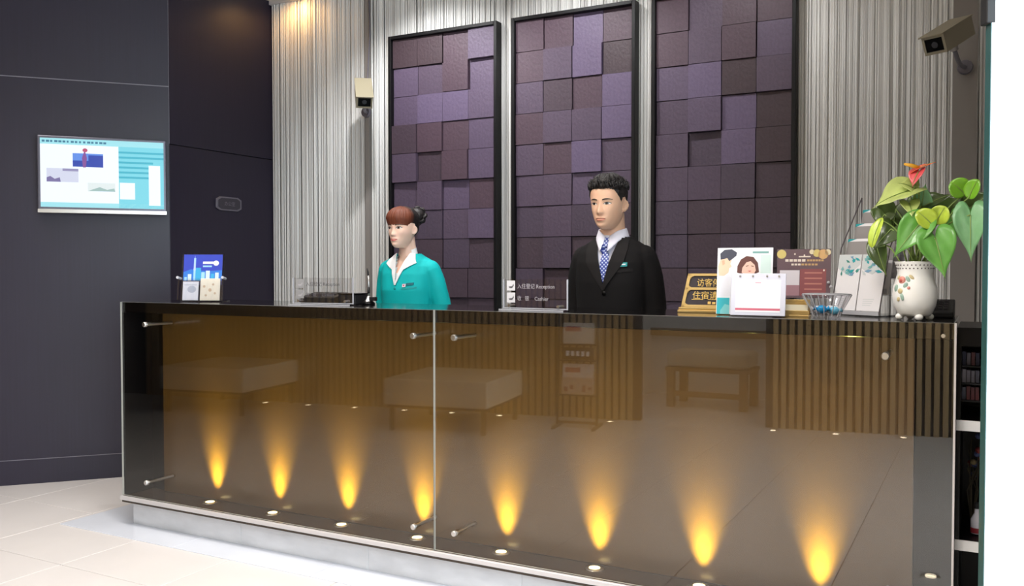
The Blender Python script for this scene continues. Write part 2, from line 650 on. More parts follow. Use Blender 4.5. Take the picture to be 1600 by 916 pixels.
# rows from the top: shade index per tile as seen in the photograph
PAT = [["4401", "1501", "1331", "2001", "5201", "5510", "2651", "6262", "2522", "6222", "2262"],
       ["0030", "0534", "5203", "0553", "5035", "5515", "6562", "2625", "6252", "2622", "2262"],
       ["0500", "0501", "1345", "5134", "5634", "5562", "6222", "6262", "2622", "6226", "2262"]]
tile_protos = []
for m in M_art:
    tile_protos.append(MB().box(-0.5, 0.5, -0.5, 0.5, -0.5, 0.5, m).mesh('tile'))
ra = random.Random(11)
ZT, ZB = 2.79, 0.72
for pi, (xa, xb, lab) in enumerate(ART):
    t = thing('wall_art_panel', lab, 'wall art', ((xa + xb) / 2, 4.76, ZB))
    hw = (xb - xa) / 2
    F = 0.021
    H = ZT - ZB
    for (a, b, c, d) in ((-hw, -hw + F, 0, H), (hw - F, hw, 0, H), (-hw + F, hw - F, H - F, H), (-hw + F, hw - F, 0, F)):
        MB().box(a, b, -0.035, 0.03, c, d, M_frame).build('frame_bar', t, bevel=0.002, seg=1)
    MB().box(-hw + F, hw - F, 0.015, 0.028, F, H - F, M_frame).build('back_board', t)
    tw = (2 * hw - 2 * F) / 4
    nr = 11
    th = (H - 2 * F) / nr
    for r in range(nr):
        for c in range(4):
            sh = int(PAT[pi][r][c])
            d = 0.012 + 0.030 * ra.random()
            o = bpy.data.objects.new('tile', tile_protos[sh])
            COL.objects.link(o)
            o.parent = t
            o.scale = (tw - 0.004, d, th - 0.004)
            o.location = (-hw + F + tw * (c + 0.5), 0.015 - d / 2, H - F - th * (r + 0.5))
            o.rotation_euler = (ra.uniform(-0.012, 0.012), 0, ra.uniform(-0.02, 0.02))

# ------------------------------------------------------------------ television
tv = thing('wall_television', 'flat screen television showing a white and aqua page on the dark veneer wall', 'television', (-4.700, 3.567, 1.85), (0, 0, R(48.55)))
M_tvf = mat('tv_bezel', srgb(96, 96, 108), 0.3, metal=0.4)
M_scr = mat('screen_off_black', srgb(10, 10, 12), 0.2)


def scr(name, c, s=1.0):
    return mat(name, (0, 0, 0, 1), 0.4, emit=srgb(*c), estr=s)


W2, H2 = 0.354, 0.228
MB().box(-W2, W2, 0.0, 0.045, -H2, H2, M_tvf).build('bezel', tv, bevel=0.006)
MB().box(-W2, W2, -0.004, 0.0, -H2, -H2 + 0.022, M_steel).build('chin_strip', tv, bevel=0.001, seg=1)
MB().box(-0.10, 0.10, 0.045, 0.086, -0.12, 0.12, M_blackm).build('wall_bracket', tv)
S = MB()
sw, sh0, sh1 = W2 - 0.016, -H2 + 0.034, H2 - 0.016
yy = -0.001
S.rect(-sw, sw, sh0, sh1, yy, scr('page_white', (236, 244, 255), 1.08))
S.rect(-sw, sw, sh1 - 0.035, sh1, yy - 0.0003, scr('page_pale_aqua', (160, 228, 238)))
S.rect(-sw, sw, sh0, sh0 + 0.028, yy - 0.0003, scr('page_pale_aqua', (160, 228, 238)))
cx0 = 0.085
S.rect(cx0, sw, sh0, sh1 - 0.035, yy - 0.0003, scr('page_cyan', (120, 214, 230)))
for k in range(6):
    z = sh1 - 0.075 - k * 0.03
    S.rect(cx0, sw - (0.0 if k < 2 else 0.06), z, z + 0.012, yy - 0.0006, scr('page_teal', (56, 178, 200)))
S.rect(sw - 0.085, sw - 0.02, sh0 + 0.02, 0.07, yy - 0.0009, scr('page_white', (236, 244, 255)))
S.rect(cx0 + 0.005, cx0 + 0.09, sh0 + 0.055, sh0 + 0.155, yy - 0.0009, scr('page_white', (236, 244, 255)))
# photographs on the page
S.rect(-0.165, 0.0, 0.048, 0.128, yy - 0.0006, scr('photo_sky_blue', (90, 140, 230)))
S.rect(-0.165, 0.0, 0.048, 0.085, yy - 0.0009, scr('photo_deep_blue', (28, 60, 170)))
S.rect(-0.08, 0.0, 0.07, 0.118, yy - 0.0010, scr('photo_deep_blue', (28, 60, 170)))
S.poly([(-0.11, 0.045), (-0.095, 0.045), (-0.088, 0.10), (-0.10, 0.15), (-0.115, 0.10)], yy - 0.0013, scr('photo_mauve', (130, 70, 150)))
S.disc(-0.098, 0.147, 0.014, 0.012, yy - 0.0016, scr('photo_red', (190, 70, 110)), n=10)
S.rect(-0.305, -0.135, -0.045, 0.035, yy - 0.0006, scr('photo_haze', (212, 216, 236)))
S.poly([(-0.305, -0.045), (-0.23, -0.045), (-0.235, -0.018), (-0.262, -0.028), (-0.285, -0.012), (-0.305, -0.02)], yy - 0.0009, scr('photo_slate', (120, 110, 160)))
S.rect(-0.22, -0.135, 0.02, 0.035, yy - 0.0009, scr('photo_slate2', (150, 145, 185)))
S.rect(-0.085, 0.065, -0.095, -0.045, yy - 0.0006, scr('photo_mist', (226, 236, 236)))
S.poly([(-0.085, -0.095), (0.065, -0.095), (0.06, -0.075), (0.02, -0.085), (-0.02, -0.07), (-0.06, -0.085)], yy - 0.0009, scr('photo_sage', (160, 190, 186)))
for k in range(16):
    S.rect(-sw + 0.01 + k * 0.022, -sw + 0.01 + k * 0.022 + rs.uniform(0.010, 0.018), sh1 - 0.024, sh1 - 0.012, yy - 0.0006, scr('page_ink', (60, 120, 150)))
S.build('screen', tv)
MB().rect(-0.02, 0.02, -H2 + 0.006, -H2 + 0.014, -0.0046, M_paper).build('maker_mark', tv)

# small octagonal plaque on the veneer return wall
pq = thing('wall_plaque', 'small grey octagonal plaque on the dark veneer wall by the curtain', 'plaque', (-4.525, 4.392, 1.727), (0, 0, R(90)))


def octagon(w, h, c):
    return [(-w, -h + c), (-w + c * 2, -h), (w - c * 2, -h), (w, -h + c), (w, h - c), (w - c * 2, h), (-w + c * 2, h), (-w, h - c)]


M_plq = mat('plaque_grey', srgb(112, 108, 118), 0.4, metal=0.3)
M_plqd = mat('plaque_dark', srgb(52, 48, 58), 0.4)
MB().poly(octagon(0.112, 0.046, 0.017), -0.010, M_plq, th=0.010).build('rim', pq, bevel=0.001, seg=1)
MB().poly(octagon(0.097, 0.037, 0.014), -0.0125, M_plqd, th=0.003).build('face', pq)
S = MB()
text_into(S, '办公室', -0.045, -0.012, 0.032, -0.0128, M_plq)
S.build('lettering', pq)

# ------------------------------------------------------------------ white partition on the right
PRZ = R(26)
pt = thing('white_partition', 'blank white partition panel with dark green glass edge at the right border', 'partition', (-0.003, 2.26, 0), (0, 0, PRZ))
M_pwhite = mat('partition_white', srgb(246, 247, 250), 0.5)
M_pedge = mat('partition_green_edge', srgb(40, 78, 76), 0.25)
MB().box(0.002, 2.40, 0.0, 0.024, 0.004, CEIL - 0.006, M_pwhite).build('panel', pt)
MB().box(0.0, 0.002, 0.0, 0.024, 0.004, CEIL - 0.006, M_pedge).build('edge', pt)
MB().box(-0.010, 0.010, -0.0012, 0.030, 1.835, 1.95, M_blackm).build('clamp', pt, bevel=0.002, seg=1)

# ------------------------------------------------------------------ surveillance cameras


def cctv(name, label, loc, rz, tilt, m, scale, L, wall):
    t = thing(name, label, 'camera', loc, (0, 0, rz))
    t.scale = (scale, scale, scale)
    # local -y is where the lens looks
    Mt = Matrix.Rotation(tilt, 4, 'X')
    hb = MB()
    w, h = 0.064, 0.058
    fv = [(-w, -0.02, -h), (w, -0.02, -h), (w, -0.02, h * 0.78), (-w, -0.02, h * 0.78),
          (-w, L, -h), (w, L, -h), (w, L, h * 0.78), (-w, L, h * 0.78)]
    hb.add(fv, [(4, 5, 1, 0), (5, 6, 2, 1), (6, 7, 3, 2), (7, 4, 0, 3), (7, 6, 5, 4)], m, Mt)
    # front bezel ring
    hb.add([(-w, -0.02, -h), (w, -0.02, -h), (w, -0.02, h * 0.78), (-w, -0.02, h * 0.78),
            (-w * 0.78, -0.02, -h * 0.74), (w * 0.78, -0.02, -h * 0.74), (w * 0.78, -0.02, h * 0.52), (-w * 0.78, -0.02, h * 0.52)],
           [(0, 1, 5, 4), (1, 2, 6, 5), (2, 3, 7, 6), (3, 0, 4, 7)], m, Mt)
    hb.build('housing', t)
    MB().box(-w * 1.08, w * 1.08, -0.045, L + 0.01, h * 0.80, h * 0.92, m, Mt).build('sun_shield', t, bevel=0.003)
    MB().box(-w * 0.78, w * 0.78, -0.012, -0.008, -h * 0.74, h * 0.52, M_black, Mt).build('front_window', t)
    MB().tube([Mt @ Vector((0, -0.016, -0.008)), Mt @ Vector((0, -0.0125, -0.008))], [0.018, 0.018], mat('lens_ring', srgb(60, 60, 66), 0.3)).build('lens', t, auto=40)
    MB().tube([Mt @ Vector((0, L * 0.55, -h)), Mt @ Vector((0, L * 0.55, -h - 0.04))], [0.024, 0.022], M_steeldull).build('knuckle', t, auto=40)
    e = Mt @ Vector((0, L * 0.55, -h - 0.034))
    loc_of = lambda p: Matrix.Rotation(-rz, 3, 'Z') @ (Vector(p) - Vector(loc)) / scale
    q = loc_of(wall)
    p, r_ = bez([(*e, 0.013), (*(e.lerp(q, 0.5) + Vector((0, 0, -0.03))), 0.013), (*q, 0.013)], 8)
    MB().tube(p, r_, M_plq, n=8).build('arm', t, smooth=True)
    q2 = loc_of((wall[0], wall[1] - 0.02, wall[2]))
    MB().tube([q2, q], [0.04, 0.045], M_plq, n=20).build('wall_mount', t, auto=40)
    return t, loc_of


c1, lo = cctv('surveillance_camera', 'small beige surveillance camera high on the curtain above the woman', (-3.462, 4.50, 2.345), R(41), R(38), M_cctv, 0.80, 0.27, (-3.658, 4.781, 2.33))
MB().tube([lo((-3.60, 4.70, 2.46)), lo((-3.64, 4.765, 2.55)), lo((-3.62, 4.768, 2.85)), lo((-3.63, 4.768, 3.15))], [0.006] * 4, M_plq, n=6).build('cable', c1, smooth=True)
c2, lo = cctv('surveillance_camera', 'large grey surveillance camera high on the right, above the potted plant', (-0.215, 4.26, 2.262), R(-27), R(26), M_cctv2, 0.78, 0.30, (-0.113, 4.781, 2.25))

# ------------------------------------------------------------------ reception counter
TOP = 1.124
X0, X1, XM = -3.83, -0.09, -1.963
ct = thing('reception_counter', 'long reception counter with black top and amber panel behind clear glass', 'reception counter', (-1.96, 3.2, 0))
ox, oy = -1.96, 3.2


def cbox(name, x0, x1, y0, y1, z0, z1, m, bevel=0.0):
    return MB().box(x0 - ox, x1 - ox, y0 - oy, y1 - oy, z0, z1, m).build(name, ct, bevel=bevel, seg=1)


cbox('countertop', X0, X1, 3.008, 3.50, 1.072, TOP, M_granite, 0.002)
cbox('cabinet_body', X0 + 0.013, X1 - 0.013, 3.172, 3.46, 0.152, 1.071, M_black)
cbox('fascia_panel', -3.712, -0.209, 3.152, 3.171, 0.152, 1.062, M_fascia)
cbox('cheek', X0, X0 + 0.012, 3.0055, 3.46, 0.152, 1.071, M_black)
cbox('cheek', X1 - 0.012, X1, 3.0055, 3.46, 0.152, 1.071, M_black)
cbox('ledge', X0, X1, 2.992, 3.46, 0.118, 0.150, M_ledge)
cbox('ledge_edge', X0, X1, 2.978, 2.992, 0.132, 0.152, M_trim, 0.002)
for (a, b) in ((X0, XM - 0.0015), (XM + 0.0015, X1)):
    g = MB()
    y0, y1, z0, z1 = 2.994 - oy, 3.004 - oy, 0.153, TOP
    g.add([(a - ox, y0, z0), (b - ox, y0, z0), (b - ox, y0, z1), (a - ox, y0, z1), (a - ox, y1, z0), (b - ox, y1, z0), (b - ox, y1, z1), (a - ox, y1, z1)],
          [(0, 1, 2, 3), (5, 4, 7, 6)], M_glass)
    g.add([(a - ox, y0, z0), (b - ox, y0, z0), (b - ox, y0, z1), (a - ox, y0, z1), (a - ox, y1, z0), (b - ox, y1, z0), (b - ox, y1, z1), (a - ox, y1, z1)],
          [(0, 3, 7, 4), (1, 5, 6, 2), (3, 2, 6, 7), (0, 4, 5, 1)], M_glassedge)
    g.build('glass_panel', ct)
cbox('end_trim', X1, X1 + 0.006, 2.990, 3.010, 0.15, TOP, M_trim)
npz = 5
for k in range(npz):
    a = X0 + 0.034 + (X1 - X0 - 0.05) * k / npz
    b = X0 + 0.034 + (X1 - X0 - 0.05) * (k + 1) / npz
    cbox('plinth_slab', a, b - 0.0012, 3.030, 3.45, 0.004, 0.117, M_plinth, 0.001)
so = None
for x in (-3.64, -2.055, -1.860, -0.281):
    for z in (1.017, 0.237):
        if so is None:
            s_ = MB()
            s_.tube([(0, -0.006, 0), (0, 0.155, 0)], [0.0075, 0.0075], M_steel, n=14)
            so = s_.build('standoff', ct, (x - ox, 2.992 - oy, z), auto=40)
            cp = MB().tube([(0, -0.016, 0), (0, -0.013, 0), (0, 0.0, 0)], [0.010, 0.0125, 0.0125], M_steel, n=18).build('cap', so, auto=40)
        else:
            s2 = copy_part(so, ct, (x - ox, 2.992 - oy, z))
            copy_part(cp, s2)
MB().tube([(-0.12 - ox, 2.986 - oy, 1.085), (-0.12 - ox, 2.994 - oy, 1.085)], [0.006, 0.006], M_steel, n=12).build('screw_cap', ct, auto=40)
ring = lens = None
for k in range(8):
    x = -3.335 + 0.4055 * k
    if ring is None:
        ring = MB().lathe([(0.021, 0.003), (0.030, 0.005), (0.036, 0.0)], M_steel, n=22).build('uplight', ct, (x - ox, 3.102 - oy, 0.150), smooth=True)
        lens = MB().lathe([(0.0005, 0.004), (0.0215, 0.004)], M_lens, n=18).build('lens', ring)
        rg = ring
    else:
        rg = copy_part(ring, ct, (x - ox, 3.102 - oy, 0.150))
        copy_part(lens, rg)
    l = area_light('lamp', (0, 0, 0.009), (R(180 - 14), 0, 0), 0.036, 0.036, UPLIGHT_POWER, (1.0, 0.91, 0.16))
    l.data.shape = 'DISK'
    l.data.spread = R(46)
    l.parent = rg

# black display unit continuing the counter on the right
ds = thing('display_shelf', 'low black display shelf with white shelf edges beside the right end of the counter', 'shelf', (-0.084, 3.06, 0))
for nm, b, m in (('top', (0, 0.6, 0, 0.36, 1.05, 1.108), M_black), ('back_panel', (0, 0.6, 0.34, 0.36, 0.0, 1.05), M_black), ('side_panel', (0.0, 0.012, 0.004, 0.34, 0.0, 1.05), M_black),
                 ('side_panel', (0.588, 0.6, 0.004, 0.34, 0.0, 1.05), M_black)):
    MB().box(*b, m).build(nm, ds)
for z in (0.79, 0.418):
    s_ = MB().box(0.012, 0.588, 0.004, 0.34, z, z + 0.03, M_black).build('shelf', ds)
    MB().box(0.0, 0.6, -0.002, 0.004, z, z + 0.032, M_white).build('white_edge', s_)
MB().box(0.012, 0.588, 0.004, 0.34, 0.0, 0.03, M_black).build('bottom', ds)
boxcol = [mat('pack_' + n_, srgb(*c), 0.5) for n_, c in (('grey', (120, 116, 130)), ('maroon', (96, 44, 52)), ('slate', (84, 86, 104)), ('mist', (150, 146, 158)), ('navy', (50, 54, 84)))]
for r, z in enumerate((0.872, 0.927, 0.982)):
    MB().box(0.012, 0.588, 0.09, 0.34, z - 0.004, z, M_blackm).build('rack_step', ds)
rowname = ('lowest', 'middle', 'top')
for r, z in enumerate((0.872, 0.927, 0.982)):
    for k in range(9):
        if k == 4:
            continue
        x = -0.066 + k * 0.0125
        h = rs.uniform(0.036, 0.044)
        m = boxcol[rs.randrange(5)]
        o = MB().box(-0.005, 0.005, 0.0, 0.05, 0, h, m).build('leaflet_pack', None, (x, 3.175, z))
        ORD = ('first', 'second', 'third', 'fourth', 'fifth', 'sixth', 'seventh', 'eighth', 'ninth')
        tag(o, '%s tiny leaflet pack from the left, %s row of the black display shelf' % (ORD[k - (k > 4)], rowname[r]), 'leaflet', 'leaflet packs in the %s row' % rowname[r])
bt = thing('small_bottle', 'small white and red bottle on the middle shelf of the black display shelf', 'bottle', (-0.024, 3.16, 0.4505))
MB().lathe([(0.0005, 0), (0.017, 0.0), (0.018, 0.004), (0.018, 0.045), (0.008, 0.065), (0.007, 0.082)], mat('bottle_white', srgb(190, 190, 200), 0.3), n=20).build('body', bt, smooth=True)
MB().lathe([(0.0183, 0.004), (0.0185, 0.02)], mat('bottle_red', srgb(130, 40, 50), 0.4), n=20).build('label_band', bt)
MB().lathe([(0.009, 0.08), (0.009, 0.098), (0.0005, 0.098)], M_blackm, n=16).build('cap', bt)
bq = thing('dried_bouquet', 'dark bunch of dried flowers at the back of the middle shelf of the display unit', 'flowers', (-0.040, 3.24, 0.4505))
s_ = MB()
for k in range(10):
    s_.tube([(0, 0, 0), (rs.uniform(-0.02, 0.02), rs.uniform(-0.02, 0.02), 0.12), (rs.uniform(-0.016, 0.03), rs.uniform(-0.03, 0.03), rs.uniform(0.18, 0.29))], [0.002] * 3, mat('dried_stem', srgb(60, 54, 40), 0.7), n=5)
s_.build('stem', bq)
for k in range(12):
    MB().ball((rs.uniform(-0.014, 0.035), rs.uniform(-0.03, 0.03), rs.uniform(0.16, 0.30)), rs.uniform(0.008, 0.014),
              mat('dried_' + ('red', 'ochre', 'blue')[k % 3], srgb(*((120, 44, 48), (128, 112, 80), (60, 70, 110))[k % 3]), 0.7), nu=7, nv=5).build('flower_head', bq)

# ------------------------------------------------------------------ lobby furniture mirrored in the glass


M_bw0 = mat('ottoman_leg_brown', srgb(70, 54, 40), 0.5)


def ottoman(loc, label):
    t = thing('ottoman', label, 'ottoman', loc, (0, 0, SLR), group=None)
    # origin is the corner nearest the desk on the right; the seat runs to -x and -y
    MB().box(-0.88, 0, -0.88, 0, 0.210, 0.42, M_leather).build('cushion', t, bevel=0.012)
    MB().box(-0.86, -0.02, -0.86, -0.02, 0.190, 0.209, M_slatback).build('seat_frame', t)
    for (x, y) in ((-0.83, -0.05), (-0.05, -0.05), (-0.83, -0.83), (-0.05, -0.83)):
        MB().box(x - 0.016, x + 0.016, y - 0.016, y + 0.016, 0, 0.19, M_bw0).build('leg', t)
    return t


ottoman((-3.377, 0.097, 0), 'square cream leather ottoman mirrored in the counter glass, nearer the brochure rack')
ottoman((-5.704, 0.304, 0), 'square cream leather ottoman mirrored in the left end of the counter glass')

# brochure rack
rx, ry = -2.94, -0.60
rk = thing('brochure_stand', 'slim standing brochure rack mirrored in the counter glass', 'stand', (rx, ry, 0), (0, 0, SLR))
M_rackm = mat('rack_metal', srgb(96, 82, 66), 0.4, metal=0.5)
for sx in (-0.165, 0.165):
    MB().tube([(sx, 0, 0.012), (sx, -0.10, 1.45)], [0.011, 0.011], M_rackm, n=10).build('upright', rk, smooth=True)
    MB().box(sx - 0.014, sx + 0.014, -0.18, 0.14, 0, 0.022, M_rackm).build('foot', rk, bevel=0.003)
MB().box(-0.165, 0.165, -0.02, 0.0, 0.03, 0.05, M_rackm).build('cross_bar', rk)
for z in (0.27, 0.55, 0.68, 0.95, 1.18):
    MB().box(-0.16, 0.16, -0.03 - z * 0.069, 0.035 - z * 0.069, z - 0.012, z, M_rackm).build('tray', rk)
mags = [(0.27, 0.135, (206, 178, 160)), (0.27, 0.245, (226, 214, 210)), (0.55, 0.10, (84, 66, 58)), (0.68, 0.17, (224, 210, 196)), (0.95, 0.2, (200, 190, 180)), (1.18, 0.2, (216, 200, 190))]
nmz = ['front magazine with a pink cover in the lowest tray of the brochure rack', 'white magazine behind the pink one in the lowest tray of the brochure rack',
       'dark leaflet with pale letters in the second tray of the brochure rack', 'pale magazine in the third tray of the brochure rack',
       'grey magazine in the fourth tray of the brochure rack', 'magazine in the topmost tray of the brochure rack']
for i, (z, h, c) in enumerate(mags):
    back = 0.012 if i != 1 else -0.004
    mo = MB()
    mo.box(-0.13, 0.13, 0, 0.006, 0, h, mat('magazine_%s' % ('rose', 'white', 'dark', 'pale', 'grey', 'tan')[i], srgb(*c), 0.5))
    if i == 2:
        for k in range(5):
            mo.box(-0.10 + k * 0.042, -0.075 + k * 0.042, 0.006, 0.0064, 0.03, 0.07, M_paper)
    elif i == 0:
        for k in range(5):
            mo.box(-0.11 + 0.05 * k, -0.08 + 0.05 * k, 0.006, 0.0064, 0.02 + 0.02 * (k % 3), 0.06 + 0.015 * (k % 2), mat('magazine_ink', srgb(150, 90, 90), 0.5))
    elif i in (1, 3):
        mo.box(-0.11, 0.02, 0.006, 0.0064, h - 0.07, h - 0.03, mat('magazine_ink_red', srgb(190, 110, 110), 0.5))
    o = mo.build('magazine', None, (rx + math.sin(SLR) * -0.0, ry - 0.069 * z + back, z + 0.001), (R(4), 0, SLR))
    tag(o, nmz[i], 'magazine')

# cushioned bench in the recess
bn = thing('cushioned_bench', 'low wooden bench with a pale cushion in the recess, mirrored in the counter glass', 'bench', (-2.28, -2.25, 0))
M_bw = mat('bench_wood', srgb(150, 116, 76), 0.5)
for sx in (-0.34, 0.34):
    for sy in (-0.2, 0.2):
        MB().box(sx - 0.035, sx + 0.035, sy - 0.035, sy + 0.035, 0, 0.34, M_bw).build('leg', bn, bevel=0.003)
MB().box(-0.385, 0.385, -0.245, 0.245, 0.34, 0.375, M_bw).build('seat_frame', bn, bevel=0.004)
MB().box(-0.34, 0.34, 0.17, 0.20, 0.10, 0.15, M_bw).build('stretcher', bn)
MB().box(-0.375, 0.375, -0.235, 0.235, 0.377, 0.52, M_leather).build('cushion', bn, bevel=0.035, seg=4)
# ------------------------------------------------------------------ people


def smooth_curve(zs, vs, n=400, sig=10):
    z = np.linspace(zs[0], zs[-1], n)
    v = np.interp(z, zs, vs)
    k = np.exp(-0.5 * (np.arange(-3 * sig, 3 * sig + 1) / sig) ** 2)
    k /= k.sum()
    pad = np.concatenate([2 * v[0] - v[3 * sig:0:-1], v, 2 * v[-1] - v[-2:-3 * sig - 2:-1]])
    s = np.convolve(pad, k, 'valid')
    return lambda q: float(np.interp(q, z, s))


def sstep(a, b, x):
    t = min(1, max(0, (x - a) / (b - a)))
    return t * t * (3 - 2 * t)


class Head:
    """analytic head: horizontal super-elliptic sections plus facial relief; z 0 = chin, z 1 = crown, faces -y"""

    def __init__(self, H, jaw=1.0, female=False):
        self.H = H
        z = [0.0, 0.04, 0.10, 0.18, 0.27, 0.36, 0.46, 0.56, 0.66, 0.76, 0.85, 0.92, 0.97, 1.0]
        a = [0.10 * jaw, 0.145 * jaw, 0.195 * jaw, 0.240 * jaw, 0.272 * jaw, 0.295, 0.312, 0.325, 0.335, 0.33, 0.29, 0.225, 0.14, 0.03]
        f = [0.31, 0.375, 0.405, 0.405, 0.41, 0.415, 0.42, 0.43, 0.435, 0.425, 0.375, 0.29, 0.18, 0.03]
        b = [0.02, 0.06, 0.12, 0.20, 0.28, 0.34, 0.39, 0.42, 0.44, 0.435, 0.385, 0.30, 0.19, 0.03]
        self.a, self.f, self.b = smooth_curve(z, a), smooth_curve(z, f), smooth_curve(z, b)
        self.nose = smooth_curve([0.0, 0.275, 0.30, 0.33, 0.365, 0.42, 0.48, 0.53, 0.58, 0.64, 1.0],
                                 [0, 0, 0.07, 0.112 if not female else 0.098, 0.100 if not female else 0.085, 0.066, 0.036, 0.020, 0.006, 0, 0], sig=4)
        self.nw = 2.25
        self.fem = female

    def bump(self, x, z):
        ax = abs(x)
        g = lambda u, s: math.exp(-(u / s) ** 2)
        sw = 0.052 if z < 0.36 else 0.052 - 0.022 * sstep(0.36, 0.46, z)
        v = self.nose(z) * g(x, sw)
        v += 0.030 * g(ax - 0.052, 0.022) * g(z - 0.325, 0.026)
        v -= 0.030 * g(ax - 0.135, 0.080) * g(z - 0.505, 0.042)
        v += (0.008 if self.fem else 0.014) * g(ax - 0.12, 0.09) * g(z - 0.575, 0.03)
        v += 0.016 * g(ax - 0.19, 0.08) * g(z - 0.38, 0.08)
        v += 0.018 * g(ax - 0.135, 0.050) * g(z - 0.497, 0.026)
        v += 0.030 * g(x, 0.085) * (g(z - 0.222, 0.017) + 1.05 * g(z - 0.176, 0.019))
        v += 0.018 * g(x, 0.13) * g(z - 0.21, 0.07)
        v -= 0.012 * g(x, 0.08) * g(z - 0.199, 0.008)
        v -= 0.014 * g(x, 0.10) * g(z - 0.130, 0.022)
        v += 0.020 * g(x, 0.10) * g(z - 0.065, 0.045)
        return v

    def front_y(self, x, z):
        a = self.a(z)
        q = min(0.999, abs(x) / a)
        return -self.f(z) * (1 - q ** self.nw) ** (1 / self.nw) - self.bump(x, z)

    def pt(self, phi, z, off=0.0):
        """surface point at azimuth phi (0 = front, + = the head's left, +x), pushed out by off (in H)"""
        s, c = math.sin(phi), math.cos(phi)
        e = 2 / self.nw
        a = self.a(z) + off
        x = a * math.copysign(abs(s) ** e, s)
        if c >= 0:
            y = -(self.f(z) + off) * abs(c) ** e - self.bump(x, z) * min(1, c * 3)
        else:
            y = (self.b(z) + off) * abs(c) ** e
        return Vector((x, y, z)) * self.H

    def add_to(self, mb, m, M, nz=90, na=112):
        zs = [i / nz for i in range(nz + 1)]
        vs = [self.pt(2 * math.pi * k / na, z) for z in zs for k in range(na)]
        fs = []
        for j in range(nz):
            for k in range(na):
                fs.append((j * na + k, j * na + (k + 1) % na, (j + 1) * na + (k + 1) % na, (j + 1) * na + k))
        fs.append(tuple(reversed(range(na))))
        fs.append(tuple(nz * na + k for k in range(na)))
        mb.add(vs, fs, m, M)
        for s in (-1, 1):                                            # ears
            e = MB()
            e.ball((0, 0, 0), (0.030, 0.088, 0.125), m, nu=24, nv=18)
            vs = []
            for p in e.v:
                p = Vector(p)
                if p.x > 0:
                    d = math.hypot(p.y / 0.088, p.z / 0.125)
                    p.x -= 0.030 * math.exp(-(d / 0.55) ** 2)
                if p.z < -0.02:
                    p.y *= 1 - 0.45 * sstep(0.02, 0.12, -p.z)
                vs.append(p)
            for p in vs:
                p.x *= s
            Me = Matrix.Translation(Vector((s * 0.338, 0.045, 0.455)) * self.H) @ Matrix.Rotation(-s * R(32), 4, 'Z') @ Matrix.Rotation(R(-10), 4, 'X') @ Matrix.Scale(self.H, 4)
            fs = e.f if s > 0 else [tuple(reversed(f)) for f in e.f]
            mb.add(vs, fs, m, M @ Me)

    def patch(self, mb, m, M, xs, lo, hi, off, nv=5):
        """strip on the face between z = lo(x) and z = hi(x)"""
        vs, fs = [], []
        for x in xs:
            for j in range(nv):
                z = lo(x) + (hi(x) - lo(x)) * j / (nv - 1)
                o = off(x, j / (nv - 1)) if callable(off) else off
                vs.append(Vector((x, self.front_y(x, z) - o, z)) * self.H)
        n = len(xs)
        for i in range(n - 1):
            for j in range(nv - 1):
                fs.append((i * nv + j, (i + 1) * nv + j, (i + 1) * nv + j + 1, i * nv + j + 1))
        mb.add(vs, fs, m, M)


def lin(a, b, n):
    return [a + (b - a) * i / (n - 1) for i in range(n)]


